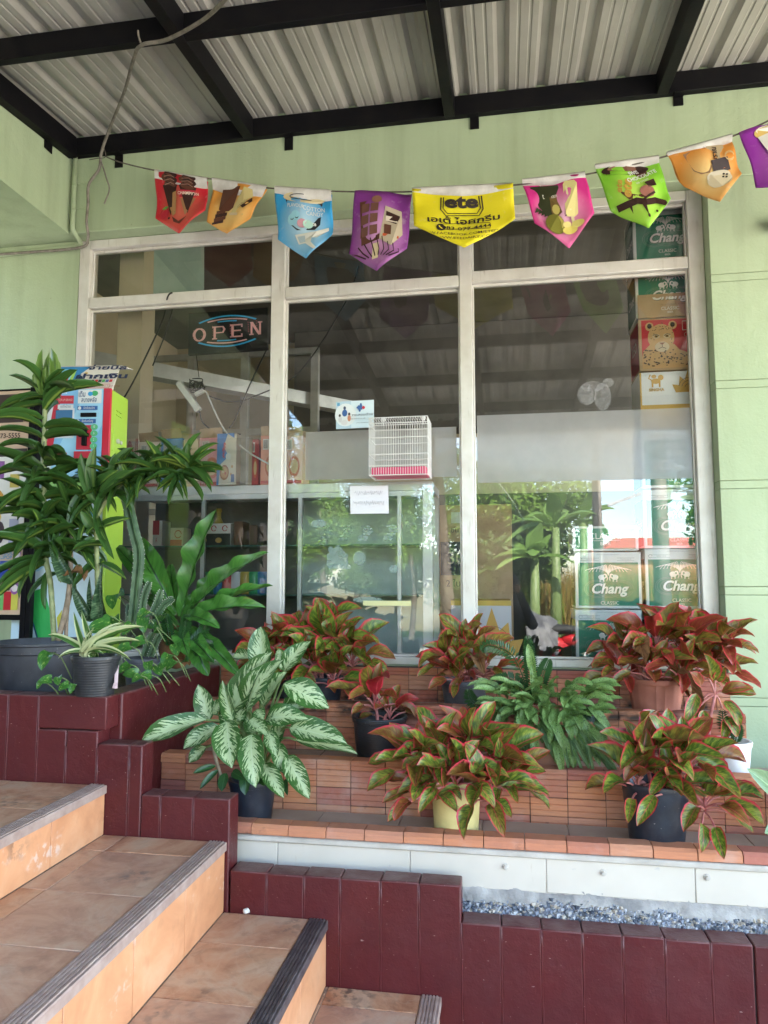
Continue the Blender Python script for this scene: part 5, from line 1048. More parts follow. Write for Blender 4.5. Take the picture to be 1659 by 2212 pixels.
pennant('orange pennant with a brown lolly and a glass of black jelly', [(1440, 336), (1581, 297), (1480, 401), (1553, 440), (1603, 374)], (.72, .52, .22), (.66, .26, .045),
    [((.30, .17, .10), [(.2, .9), (.55, .95), (.56, .58), (.5, .5), (.36, .5), (.26, .58)]), ((.42, .33, .2), [(.58, .95), (.86, .95), (.84, .5), (.56, .46)]), ((.07, .055, .06), [(.57, .68), (.85, .7), (.84, .48), (.56, .45)]), ('t', dk, 'โบราณ', .7, .76, .085, 'c', .03, 0, 1.35), ((.6, .24, .1), rect(.68, .52, .76, .68)), ((.60, .52, .36), ell(.62, .36, .2, .13, 20)), ((.66, .6, .48), ell(.62, .42, .19, .09, 20))]+[((.02, .015, .02), ell(.5+.022*i, .40+.022*((i*7) % 5-2), .02, .016, 6)) for i in range(12)]+[((.58, .42, .2), stroke(ell(.88, .7, .07, .06+.02*i, 12), .012)) for i in range(2)], True, 8, .07)
pennant('deep purple pennant with a white ice cream tub at the right edge', [(1594, 290), (1745, 232), (1634, 404), (1735, 410), (1765, 320)], (.40, .12, .42), (.26, .03, .33),
    [((.66, .64, .6), [(.22, .86), (.62, .9), (.66, .5), (.5, .36), (.36, .4), (.28, .55)]), ((.58, .40, .12), ell(.44, .9, .26, .085, 18)), ((.7, .68, .62), ell(.44, .93, .22, .055, 16)), (yb, stroke(ell(.4, .74, .085, .08, 14), .018)), ('t', yb, 'ete', .4, .72, .07, 'c', .03), ('t', yb, 'ICE CREAM', .42, .6, .045), ('t', (.4, .35, .3), '800 ml', .4, .5, .03), ((.6, .58, .56), [(.3, .36), (.5, .4), (.45, .15), (.32, .25)])], False, 9)
# ------------------------------------------------------------------ top-up kiosk and poster stand on the left
kz = -.44
rot = Matrix.Translation(P(237, 940, 3.1)) @ Matrix.Rotation(math.radians(9), 4, 'Z')
kt = thing('payment_kiosk', 'blue and red top up kiosk with lime green sides behind the tall plant', 'kiosk', (-2.02, 3.2, kz))
o3 = P(237, 940, 3.1); kx = V((math.cos(math.radians(7)), math.sin(math.radians(7)), 0)); ky = V((-kx.y, kx.x, 0)); KH0 = P(237, 1037, 3.1).z; KH1 = P(237, 841, 3.1).z; KW = .305
base = V((o3.x, o3.y, 0))-kx*KW
def kb(nm, x0_, x1_, y0_, y1_, z0, z1, mat, bev=.003, par=None):
    b = MB(); b.hull([base+kx*a+ky*c+V((0, 0, z0)) for a, c in ((x0_, y0_), (x1_, y0_), (x1_, y1_), (x0_, y1_))], [base+kx*a+ky*c+V((0, 0, z1)) for a, c in ((x0_, y0_), (x1_, y0_), (x1_, y1_), (x0_, y1_))]); return b.build(nm, mat, par or kt, bevel=bev)
lime, kred, kblue, kwh = flat((.36, .56, .06), .35), flat((.5, .02, .045), .35), flat((.20, .46, .72), .35), flat((.62, .68, .72), .35)
kb('side_panel', KW-.004, KW, .012, .2, KH0, KH1, lime, .001); kb('cabinet', 0, KW-.0045, .004, .2, KH0, KH1-.001, kwh)
kb('edge_strip', KW-.034, KW+.002, -.008, .010, KH0, KH1+.004, kred); kb('front_panel', 0, KW-.0345, -.006, .003, KH0, KH1, kblue)
kh = KH1-KH0; fk = facing(base-ky*.0065+V((0, 0, KH0)), kx, V((0, 0, 1)), KW-.036, kh)
art([((.32, .6, .8), [(0, .0), (.5, 0), (1, .6), (1, 1), (.7, 1), (.2, .3)]), ((.66, .7, .72), rect(0, 0, .12, 1)), ((.5, .02, .045), [(.0, .3), (.16, .98), (.26, .98), (.13, .3)]), ((.5, .02, .045), rect(.18, .84, .48, .93)), ('t', (.6, .5, .4), 'TOP-UP SERVICE', .33, .87, .025), ((.66, .7, .72), rect(.2, .78, .48, .83)), ('t', (.05, .08, .2), 'กดที่หน้าจอ', .34, .795, .03), ((.5, .7, .8), rect(.22, .95, .36, .985)), ('t', (.03, .08, .2), 'TVOE', .29, .955, .025),
     ((.66, .68, .68), rect(.56, .84, .98, .99)), ('t', (.02, .06, .15), 'เติม', .63, .915, .06, 'c', .02), ('t', (.02, .06, .15), 'สบายพลัส', .76, .855, .05, 'c', .015), ((.05, .35, .12), ell(.86, .95, .06, .03, 10)), ((.03, .3, .6), ell(.78, .945, .045, .025, 10)),
     ((.03, .12, .36), rect(.56, .765, .92, .81)), ((.7, .72, .74), ell(.6, .787, .03, .02, 8)), ('t', WHITE, 'ช่องรับธนบัตร', .77, .776, .026), ((.03, .12, .36), rect(.54, .62, .9, .665)), ((.7, .72, .74), ell(.58, .642, .03, .02, 8)), ('t', WHITE, 'ช่องรับเหรียญ', .75, .632, .026),
     ('t', (.02, .02, .03), 'NC ธกส', .72, .10, .045, 'c', .02), ('t', (.5, .02, .05), '1905', .72, .06, .04), ('t', (.02, .02, .03), '24 ชม.', .72, .02, .03)]+[((.10, .45, .22), ell(.88, .575-.07*i, .065, .033, 14)) for i in range(4)]+[('t', WHITE, q, .88, .565-.07*i, .028) for i, q in enumerate(('10', '5', '2', '1'))], fk, kt)
def fkb(nm, u0, u1, v0, v1, d0, d1, mat, par=None): return kb(nm, u0*(KW-.036), u1*(KW-.036), -d1, -d0, KH0+v0*kh, KH0+v1*kh, mat, .002, par)
fkb('screen', .17, .47, .49, .77, .0075, .012, flat((.03, .15, .32), .12)); fkb('bezel', .13, .5, .46, .79, .0066, .0074, flat((.62, .66, .7), .3))
fkb('note_slot', .62, .9, .69, .735, .0075, .016, M['steel']); cp = fkb('coin_panel', .56, .83, .33, .6, .0075, .013, kred); fkb('coin_slot', .68, .76, .37, .58, .014, .03, M['steel'], None); fkb('coin_lever', .64, .82, .46, .5, .0305, .04, M['steel'])
fkb('return_tray', .54, .84, .2, .31, .0075, .02, kred); fkb('receipt_slot', .17, .4, .24, .3, .0075, .014, kred)
for i in range(4):
    zq = KH1-.09-i*.021; b = MB(); b.hull([base+kx*(KW+.0005)+ky*c+V((0, 0, z)) for c, z in ((.06, zq), (.12, zq-.002), (.12, zq+.006), (.06, zq+.008))], [base+kx*(KW+.007)+ky*c+V((0, 0, z)) for c, z in ((.062, zq), (.118, zq-.002), (.118, zq), (.062, zq+.002))]); 
    if i < 2: b.build('louvre', lime, kt)
b = MB(); zq = KH0+kh*.33
for c, z in (((.05), zq+.05),): b.hull([base+kx*(KW+.0005)+ky*a+V((0, 0, q)) for a, q in ((.03, zq), (.15, zq), (.15, zq+.11), (.03, zq+.11))], [base+kx*(KW+.004)+ky*a+V((0, 0, q)) for a, q in ((.031, zq+.001), (.149, zq+.001), (.149, zq+.109), (.031, zq+.109))])
dr = b.build('side_door', lime, kt, bevel=.001); b = MB(); q = base+kx*(KW+.005)+ky*.075+V((0, 0, zq+.055)); b.tube([q, q+kx*.008], .012, 12); q2 = q+ky*.04; b.tube([q2, q2+kx*.006], .01, 12); b.build('lock', M['alu'], dr)
# header card bent over the top
sg0 = KH1+.002; sH = P(240, 785, 3.1).z-sg0
b = MB(); fw_ = .30; b.hull([base+kx*.0+ky*.02+V((0, 0, sg0)), base+kx*fw_+ky*.02+V((0, 0, sg0)), base+kx*fw_+ky*.03+V((0, 0, sg0)), base+ky*.03+V((0, 0, sg0))], [base+kx*.03+ky*.05+V((0, 0, sg0+sH)), base+kx*(fw_+.02)+ky*.05+V((0, 0, sg0+sH)), base+kx*(fw_+.02)+ky*.06+V((0, 0, sg0+sH)), base+kx*.03+ky*.06+V((0, 0, sg0+sH))]); hc = b.build('header_card', flat((.62, .58, .52), .5), kt)
b = MB(); b.hull([base+kx*.02+ky*.045+V((0, 0, sg0+sH)), base+kx*(fw_+.03)+ky*.045+V((0, 0, sg0+sH)), base+kx*(fw_+.05)+ky*.14+V((0, 0, sg0+sH+.008)), base+kx*.03+ky*.14+V((0, 0, sg0+sH+.01))], [p_+V((0, 0, .004)) for p_ in (base+kx*.02+ky*.045+V((0, 0, sg0+sH)), base+kx*(fw_+.03)+ky*.045+V((0, 0, sg0+sH)), base+kx*(fw_+.05)+ky*.14+V((0, 0, sg0+sH+.008)), base+kx*.03+ky*.14+V((0, 0, sg0+sH+.01)))]); b.build('header_fold', M['cement'], kt)
fh = lambda u, v, k: base+kx*(u*fw_+.03*v)+ky*(.02+.03*v-k)+V((0, 0, sg0+v*sH-k*.3))
art([((.04, .2, .42), [(0, 0), (.36, 0), (.42, .4), (.38, .7), (.5, 1), (0, 1)]), ((.2, .5, .6), rect(.06, .25, .24, .9)), ((.3, .5, .1), rect(.24, .2, .29, .9)), ((.5, .03, .05), rect(.17, .4, .21, .8)), ((.66, .63, .56), [(.3, .1), (.52, .2), (.5, .6), (.36, .5)]), ((.6, .42, .15), ell(.33, .25, .03, .07, 10)), ((.6, .42, .15), ell(.47, .72, .03, .06, 10)), ('t', (.02, .03, .08), 'จ่ายบิล', .78, .88, .17, 'c', .03), ('t', (.02, .03, .08), 'ฝากเงิน', .75, .5, .2, 'c', .04)]+[(c, rect(.55+.06*i, .34, .6+.06*i, .45)) for i, c in enumerate(((.05, .3, .2), (.04, .04, .04), (.45, .03, .04), (.05, .05, .06), (.08, .35, .1), (.1, .12, .3), (.5, .03, .04)))]+[((.5, .06, .06), stroke(rect(.5, .1, .95, .25)+[(.5, .1)], .018)), ('t', (.4, .05, .05), 'เบทบริการผู้ถือบัตรสวัสดิการ', .725, .15, .05)], fh, kt, 'header_print', .0008)
# lower cabinet
lx0, lx1 = -.13, KW-.002
kb('lower_cabinet', lx0, lx1-.0205, .006, .2, kz, KH0-.002, flat((.55, .70, .78), .35)); kb('green_edge', lx1-.02, lx1, .0, .2, kz, KH0-.002, lime)
fl = facing(base+kx*lx0+ky*.006+V((0, 0, kz)), kx, V((0, 0, 1)), lx1-lx0-.02, KH0-kz)
art([((.03, .36, .08), [(.14, .42), (.36, .45), (.6, .1), (.42, .05)]), ((.02, .08, .14), stroke([(.14, .42), (.42, .05), (.6, .1)], .016)), ((.55, .5, .06), [(.52, .3), (.58, .34), (.55, .2)]), ((.30, .55, .15), rect(.3, .93, 1, 1)), ('t', WHITE, 'สบายพลัส', .75, .88, .055, 'c', .02), ((.15, .4, .7), [(.35, .74), (.95, .82), (.95, .86), (.4, .8)]), ('t', (.1, .35, .65), 'เติมเงิน', .7, .66, .06, 'c', .03), ((.3, .58, .75), ell(.25, .6, .12, .07, 16))], fl, kt, 'lower_print')
# poster stand
pz1, pz0 = P(61, 843, 3.0).z, P(61, 1328, 3.0).z; px1 = P(58, 1000, 3.0).x; pw_ = .5
pk_ = thing('poster_stand', 'black framed ice cream price poster on a stand at the left edge', 'poster stand', (px1-.2, 3.02, kz))
b = MB(); b.box(px1-pw_, px1, 3.0, 3.012, pz0, pz1); b.build('poster', flat((.56, .40, .29), .4), pk_)
b = MB(); b.box(px1+.001, px1+.026, 2.998, 3.03, kz, pz1+.015); b.build('post', M['steel'], pk_, bevel=.002); b = MB(); b.box(px1+.028, px1+.052, 3.0, 3.026, kz+.02, pz1+.04); b.build('post', M['steel'], pk_, bevel=.002)
b = MB(); b.box(px1-pw_, px1, 2.996, 3.02, pz0-.024, pz0-.001); b.box(px1-pw_, px1, 2.996, 3.02, pz1+.001, pz1+.008); b.build('frame_rail', M['steel'], pk_); b = MB(); b.box(px1-pw_, px1+.05, 2.95, 3.1, kz+.0005, kz+.03); b.build('foot', M['steel'], pk_)
fp = facing((px1-.16, 3.0, pz0), (1, 0, 0), (0, 0, 1), .16, pz1-pz0)
it = [((.06, .04, .035), rect(-2, .855, 1, .985)), ((.25, .16, .1), rect(.82, .855, 1, .985)), ('t', (.7, .6, .4), 'ไอศกรีม', .3, .89, .028 if False else .035, 'c', .008), ('t', (.05, .03, .03), 'โทร', .0, .82, .018), ('t', (.05, .03, .03), '089-373-5555', .2, .785, .022), ((.03, .02, .02), ell(-.02, .748, .08, .014, 10)), ((.70, .68, .64), rect(-2, .5, 1, .70)), ((.66, .62, .58), rect(-2, .28, 1, .5)), ((.05, .04, .04), rect(-2, .70, 1, .735)),
      ((.25, .1, .3), rect(.0, .6, .3, .68)), ((.5, .4, .1), rect(.5, .56, .8, .62)), ((.55, .28, .05), ell(.15, .5, .2, .05, 10)), ((.6, .45, .1), ell(.1, .43, .18, .035, 10)), ((.06, .04, .05), ell(.25, .36, .16, .05, 12)), ((.35, .35, .45), rect(.55, .3, .85, .42)), ((.4, .08, .1), ell(-.1, .3, .2, .06, 10)), ('t', (.05, .25, .45), 'COOL', .5, .262, .016, 'c', .004), ('t', (.05, .25, .45), 'LIPOP', .5, .243, .016, 'c', .004), ((.03, .06, .3), rect(.32, .15, .6, .235)), ((.5, .04, .06), rect(.6, .15, .92, .235)), ((.55, .1, .35), rect(-.4, .16, .1, .235)), ('t', (.05, .04, .04), 'พี่เบิ้ม', .42, .105, .025, 'c', .006), ((.15, .4, .12), rect(.3, .02, .5, .1)), ((.45, .02, .03), rect(.5, .02, .74, .1)), ((.55, .5, .08), rect(.74, .02, .95, .1)), ((.2, .06, .35), rect(-.1, .02, .15, .1))]
it += [q for cx, cy in ((.86, .262), (.84, .115), (.05, .105), (-.15, .25)) for q in (((.62, .58, .55), ell(cx, cy, .12, .022, 14)), ((.25, .08, .3), stroke(ell(cx, cy, .12, .022, 14), .012)), ('t', (.3, .08, .3), '10', cx, cy-.009, .018, 'c', .004))]
def fp2(u, v, k): return V((px1-.16+u*.16, 3.0-k, pz0+v*(pz1-pz0)))
def tx(it):                                          # keep lettering upright in the tall print space
    return it
g2 = []
sx = .16/(pz1-pz0)
for q in it:
    if q[0] == 't': g2.append(('T', q))
    else: g2.append(('P', q))
art([q for k_, q in g2 if k_ == 'P'], fp2, pk_)
for k_, q in g2:
    if k_ == 'T': art([('t', q[1], q[2], q[3]*.16, q[4]*(pz1-pz0), q[5]*(pz1-pz0), 'c', .02)], lambda u, v, k: V((px1-.16+u, 2.998-k, pz0+v)), pk_, 'lettering')
# ------------------------------------------------------------------ leaves (unit chord along +y, bowed upwards)
def leaf(name, mat, wfun, bend, fold=.25, wav=0, wf=9, nl=7, nw=4, twist=0, seed=0):
    rr = random.Random(seed); k = 1/bend if bend > 1e-3 else None
    cl = []
    for i in range(nl+1):
        s = i/nl
        cl.append(V((0, math.sin(bend*s)*k, -(1-math.cos(bend*s))*k)) if k else V((0, s, 0)))
    ch = cl[-1]; L = ch.length; ang = math.atan2(ch.z, ch.y); rot = Matrix.Rotation(-ang, 3, 'X')
    cl = [rot @ c/L for c in cl]; vs, uv = [], []; ph = rr.uniform(0, 6)
    for i, c in enumerate(cl):
        s = i/nl; t = (cl[min(i+1, nl)]-cl[max(i-1, 0)]).normalized(); up = V((1, 0, 0)).cross(t); wd = wfun(s); tw = twist*(s-.3)
        for j in range(nw+1):
            u = j/nw*2-1; x = u*wd; z = abs(u)*wd*fold+wav*math.sin(s*wf+ph+(1.7 if u > 0 else 0))*abs(u)*wd
            ca, sa = math.cos(tw), math.sin(tw); p = c+V((1, 0, 0))*(x*ca-z*sa)+up*(z*ca+x*sa); vs.append(tuple(p)); uv.append((j/nw, s))
    n = nw+1; fs = [(i*n+j, i*n+j+1, (i+1)*n+j+1, (i+1)*n+j) for i in range(nl) for j in range(nw)]
    me = bpy.data.meshes.new(name); me.from_pydata(vs, [], fs); me.materials.append(mat); ul = me.uv_layers.new(name='UVMap')
    for l in me.loops: ul.data[l.index].uv = uv[l.vertex_index]
    me.polygons.foreach_set('use_smooth', [True]*len(fs)); return me
ovate = lambda s: max(.004, (s+.01)**.62*(1-s)**.85*1.36)
lance = lambda s: max(.003, 1.75*(s+.02)**.5*(1-s)**.62)/1.0*.5
strap = lambda s: max(.003, min(1, s*9+.25)*(1-s**3.2)**.9)*.5
frondw = lambda s: max(.003, min(1, .18+s*1.5)*(1-s**4)**.7)*.5
heart = lambda s: max(.004, (1-(s*1.05-.28)**2*1.75) if s < .95 else .02)**.9*.5 if s < .97 else .004
oval = lambda s: max(.004, math.sin(PI*min(1, s*.96+.04))**.7)*.5
LV = {
 'red': [leaf('leaf', LM['red'], ovate, b, f, .12, 9, seed=i) for i, (b, f) in enumerate(((.3, .35), (.6, .25), (.9, .2), (1.2, .3), (.5, .55), (1.5, .2)))],
 'silver': [leaf('leaf', LM['silver'], ovate, b, f, .1, 7, 8, 4, seed=i) for i, (b, f) in enumerate(((.2, .2), (.5, .25), (.9, .2), (1.25, .2), (.35, .5)))],
 'drac': [leaf('leaf', LM['drac'], lance, b, f, .05, 5, 7, 2, seed=i) for i, (b, f) in enumerate(((.2, .4), (.6, .35), (1.0, .3), (1.5, .3)))],
 'spider': [leaf('leaf', LM['spider'], strap, b, f, 0, 5, 9, 4, seed=i) for i, (b, f) in enumerate(((.3, .35), (.9, .3), (1.6, .3)))],
 'pothos': [leaf('leaf', LM['pothos'], heart, b, .2, .1, 6, 7, 4, seed=i) for i, b in enumerate((.3, .8, 1.2))],
 'snake': [leaf('leaf', LM['snake'], strap, b, .35, .1, 4, 8, 4, .5, seed=i) for i, b in enumerate((.1, .25))],
 'spot': [leaf('leaf', LM['spot'], lance, b, .25, .06, 5, 7, 4, seed=i) for i, b in enumerate((.3, .9, 1.4))],
 'pale': [leaf('leaf', LM['pale'], ovate, b, .2, .05, 5, 7, 4, seed=i) for i, b in enumerate((.3, .8))],
 'deep': [leaf('leaf', LM['deep'], lance, b, .3, 0, 5, 5, 2, seed=i) for i, b in enumerate((.3, .8))],
 'strapg': [leaf('leaf', LM['pale'], strap, b, .3, 0, 5, 8, 2, seed=i) for i, b in enumerate((.9, 1.6))],
 'young': [leaf('leaf', LM['young'], lance, b, .4, 0, 5, 7, 4, seed=i) for i, b in enumerate((.15, .3))],
 'dead': [leaf('leaf', LM['dead'], ovate, b, .7, .5, 9, 7, 4, seed=i) for i, b in enumerate((.8, 1.4))]}
def frond(b, w_=.18, seed=0): return leaf('frond', LM['fern'], frondw, b, .22, .07, 26, 30, 6, .08, seed)
LV['fern'] = [frond(b, seed=i) for i, b in enumerate((.25, .6, 1.0, 1.5))]
CAMD = V((0, -1, .25))
def put_leaf(par, kind, base, tip, w_, up=None, i=None, nm='leaf'):
    base, tip = V(base), V(tip); d = tip-base; L = d.length
    if up is None:
        up = V((0, 0, 1))
        if abs(d.normalized().z) > .8: up = V((0, -1, .3))
    q = LV[kind]; me = q[i if i is not None else R.randrange(len(q))]
    return place(nm, me, par, orient(base, d, up, (w_, L, L)))
# ------------------------------------------------------------------ pots
def pot_mesh(t, c, rt, rb_, h, mat, rim=.012, rimh=.022, soil=True, flute=0):
    b = MB(); b.lathe([(rb_, 0), (rb_+(rt-rb_)*.5, h*.5), (rt*.965, h-rimh), (rt, h-rimh+.001), (rt+rim*.3, h-.004), (rt+rim*.15, h), (rt-.008, h), (rt-.014, h-.012), (rt*.9-.012, h-.04), (0.0, h-.042)], c, 40)
    if flute:
        vs = []
        for i, v in enumerate(b.v):
            if i < 3*40: a = math.atan2(v[1]-c[1], v[0]-c[0]); k = 1+.032*math.cos(a*flute); vs.append((c[0]+(v[0]-c[0])*k, c[1]+(v[1]-c[1])*k, v[2]))
            else: vs.append(v)
        b.v = vs
    b.build('pot', mat, t, True, ang=.7)
    b = MB(); n = 22; b.v = [(c[0], c[1], c[2]+h-.03)]+[(c[0]+(rt*.92-.012)*math.cos(2*PI*j/n), c[1]+(rt*.92-.012)*math.sin(2*PI*j/n), c[2]+h-.036) for j in range(n)]; b.f = [(0, 1+j, 1+(j+1) % n) for j in range(n)]; b.m = [0]*n; b.build('soil', M['soil'], t)
PM = dict(black=m_pot('black_plastic_pot', (.016, .017, .02), .4, 1), blue=m_pot('blue_black_plastic_pot', (.012, .016, .026), .38), grey=m_pot('grey_plastic_pot', (.07, .072, .085), .45, 1), terra=m_pot('terracotta_pot', (.33, .115, .075), .7), clay=m_pot('plain_clay_pot', (.36, .17, .11), .8), yellow=m_pot('yellow_painted_pot', (.56, .48, .20), .5), white=m_pot('white_pot', (.70, .70, .70), .35), big=m_pot('big_dark_tub', (.03, .031, .038), .45))
def red_plant(lab, pxc, zb, d, rt, rb_, h, pm_, heads, ring=None, flute=0, n=13, seed=0, dead=0, lsz=.9, red=.5):
    rr = random.Random(seed); c = V((P(pxc, 1500, d).x, d, zb)); t = thing('red_leaf_plant', lab, 'potted plant', c, 'red edged foliage plants in pots'); pot_mesh(t, c, rt, rb_, h, PM[pm_], flute=flute)
    rim = c+V((0, 0, h-.03))
    for hi, (dx, dy, dz, n_, sc) in enumerate(heads):
        top = rim+V((dx*.84, dy, dz*.80-.008)); sc *= .94; root = rim+V((max(-1, min(1, dx/rt*.5))*rt*.6, max(-.6, min(.6, dy/rt*.5))*rt*.6, 0))
        b = MB(); b.tube(curve([root, root.lerp(top, .5)+V((0, 0, .02*sc)), top], 4), [.0065]*9, 6); lean = (top-root).normalized()
        for i in range(n_):
            f = i/n_; az = i*2.39996+hi*1.1+rr.uniform(-.25, .25); el = 1.25-1.55*f**.85+rr.uniform(-.14, .14)
            d_ = (V((math.cos(az)*math.cos(el), math.sin(az)*math.cos(el)*.9, math.sin(el)))+lean*.35).normalized()
            if d_.y > .55 and f > .3 and rr.random() < .5: d_.y *= -1
            pl = (.035+.075*f)*sc; L = (.13+.05*math.sin(PI*min(1, f*1.1+.15)))*sc*lsz*rr.uniform(.68, 1.2)
            q0 = top-V((0, 0, .03*f)); q1 = q0+d_*pl+V((0, 0, .012*sc)); b.tube(curve([q0, q0.lerp(q1, .5)+V((0, 0, .008)), q1], 3), [.0034]*6+[.0026], 5)
            ld = (d_+V((0, 0, -.16-.75*f*rr.uniform(.6, 1.15)))).normalized()
            kd = 'dead' if rr.random() < .012 and f > .6 else 'red'
            put_leaf(t, kd, q1-ld*.004, q1+ld*L, L*rr.uniform(.40, .55), up=V((0, 0, 1))+V((rr.uniform(-.35, .35), -.5-rr.uniform(0, .5), 0))).color = (red+rr.uniform(-.15, .15), .5, .5, 1)
        b.build('stem', M['pink'], t, True)
    for i in range(dead):
        q = rim+V((rr.uniform(.02, .12), -rt*.7, .06)); put_leaf(t, 'dead', q, q+V((rr.uniform(-.03, .06), -.03, -.15)), .06)
    return t
red_plant('wide clump of red edged leaves in a dark pot below the middle pane', 700, -.5555, 3.27, .085, .07, .125, 'blue', [(-.10, 0, .20, 15, 1.05), (.06, -.02, .22, 16, 1.1), (.16, -.02, .14, 14, 1.05), (-.02, -.08, .10, 14, 1.0), (.08, -.1, .04, 12, .95), (-.03, .03, .27, 9, 1.0)], seed=1, red=.4, lsz=.95)
red_plant('sparser red flushed clump behind the silver leaved plant on the top step', 625, -.5555, 3.28, .07, .055, .11, 'black', [(-.09, -.02, .17, 13, 1.0), (.0, -.04, .20, 12, 1.0), (-.02, -.08, .08, 11, .9)], seed=2, red=.85)
red_plant('red edged plant in a blue grey pot on the top step below the right pane', 1003, -.5555, 3.25, .104, .082, .128, 'grey', [(-.06, -.03, .13, 13, .98), (.05, -.02, .17, 13, 1.0), (.10, -.05, .10, 12, .95), (-.02, -.08, .06, 12, .95), (.02, .0, .22, 8, .95)], seed=3, red=.75, lsz=.84)
red_plant('dense dark red clump in a fluted terracotta pot on the top step', 1416, -.5555, 3.23, .113, .088, .155, 'terra', [(-.12, -.03, .16, 14, 1.05), (.0, -.05, .21, 14, 1.05), (.12, -.03, .20, 14, 1.05), (.22, .0, .17, 14, 1.05), (-.04, -.09, .08, 13, 1.0), (.10, -.09, .07, 12, 1.0), (.25, -.04, .09, 12, 1.0), (.30, -.02, .22, 9, .95), (-.16, -.05, .07, 10, .9)], flute=18, seed=4, dead=3, red=.95, lsz=.84)
red_plant('small red plant with few leaves in a big black pot on the middle step', 820, -.7205, 2.965, .110, .09, .178, 'black', [(-.02, -.02, .11, 9, .92), (.05, .0, .05, 7, .85)], seed=5, red=1.05)
red_plant('huge red edged clump spilling over a yellow pot on the lowest step', 983, -.878, 2.665, .088, .078, .185, 'yellow', [(-.15, -.03, .09, 14, 1.0), (-.06, -.02, .14, 14, 1.0), (.06, -.01, .16, 14, 1.0), (.15, -.02, .11, 14, 1.0), (.0, -.08, .06, 14, 1.0), (-.11, -.08, .01, 12, .95), (.11, -.09, .02, 13, 1.0), (.20, -.03, .04, 11, .95), (.03, .02, .17, 9, .95)], seed=6, lsz=.86, red=.5)
red_plant('leggy red plant leaning right in a dark blue black pot on the lowest step', 1408, -.878, 2.665, .112, .088, .205, 'blue', [(-.04, -.02, .13, 12, 1.0), (.04, -.02, .14, 11, 1.0), (.12, -.03, .12, 12, 1.0), (.17, -.06, -.02, 12, .95), (-.08, -.06, .04, 9, .9), (.04, -.08, .04, 8, .9)], seed=7, lsz=.92, red=.4)
# tall stemmed one in the white pot, with a small fern
d = 2.965; c = V((P(1578, 1600, d).x, d, -.7205)); t = thing('red_leaf_plant', 'lanky pink stemmed plant with a small fern in a white pot by the pier', 'potted plant', c, 'red edged foliage plants in pots'); pot_mesh(t, c, .072, .058, .128, PM['white'])
b = MB(); tp = [P(1535, 1610, d), P(1533, 1560, d), P(1545, 1500, d)]; b.tube(curve([c+V((-.02, 0, .1)), *tp]), .006, 6)
for q in ((1500, 1540), (1570, 1495), (1560, 1530), (1545, 1470), (1530, 1465), (1520, 1510)): b.tube(curve([tp[2], V(tp[2]).lerp(P(*q, d), .5)+V((0, 0, .01)), P(*q, d)], 3), .0036, 5)
b.build('stem', M['pink'], t, True)
for (bx, by), (tx_, ty), wd in (((1562, 1493), (1634, 1500), .06), ((1560, 1495), (1628, 1485), .045), ((1565, 1515), (1598, 1570), .05), ((1568, 1550), (1592, 1592), .045), ((1568, 1555), (1560, 1600), .04), ((1520, 1535), (1515, 1590), .045), ((1500, 1540), (1512, 1570), .05), ((1540, 1470), (1520, 1410), .05), ((1548, 1470), (1566, 1440), .04), ((1505, 1500), (1480, 1560), .05), ((1515, 1480), (1490, 1452), .05)):
    put_leaf(t, 'red', P(bx, by, d-.02), P(tx_, ty, d-.05), wd, up=V((.1, -1, .6))).color = (.6, .5, .5, 1)
def fernleaf(par, pts, wd, kind='deep', n=14, nm='fern_frond', mat=None):
    pts = curve(pts, 5); b = MB(); b.tube(pts, .0022, 4); m_ = len(pts)-1
    for i in range(n):
        f = (i+1)/n*m_; k_ = min(int(f), m_-1); q = pts[k_].lerp(pts[k_+1], f-k_); dd = (pts[k_+1]-pts[k_]).normalized(); sd = dd.cross(V((0, -1, .25))).normalized(); l = wd*math.sin(PI*min(.97, .16+.8*(i+1)/n))**.6
        for sg in (-1, 1):
            tip = q+(sd*sg+dd*.45).normalized()*l; wv_ = dd*l*.16; mid = q.lerp(tip, .5)+V((0, -.002, .002)); b.add([q, mid-wv_, tip, mid+wv_], [(0, 1, 2, 3)])
    return b.build(nm, mat or LM[kind], par)
for q in (((1580, 1605), (1565, 1570), (1560, 1535)), ((1588, 1605), (1592, 1585), (1594, 1565)), ((1565, 1610), (1550, 1615), (1545, 1625))): fernleaf(t, [P(x, y, d-.03) for x, y in q], .03)
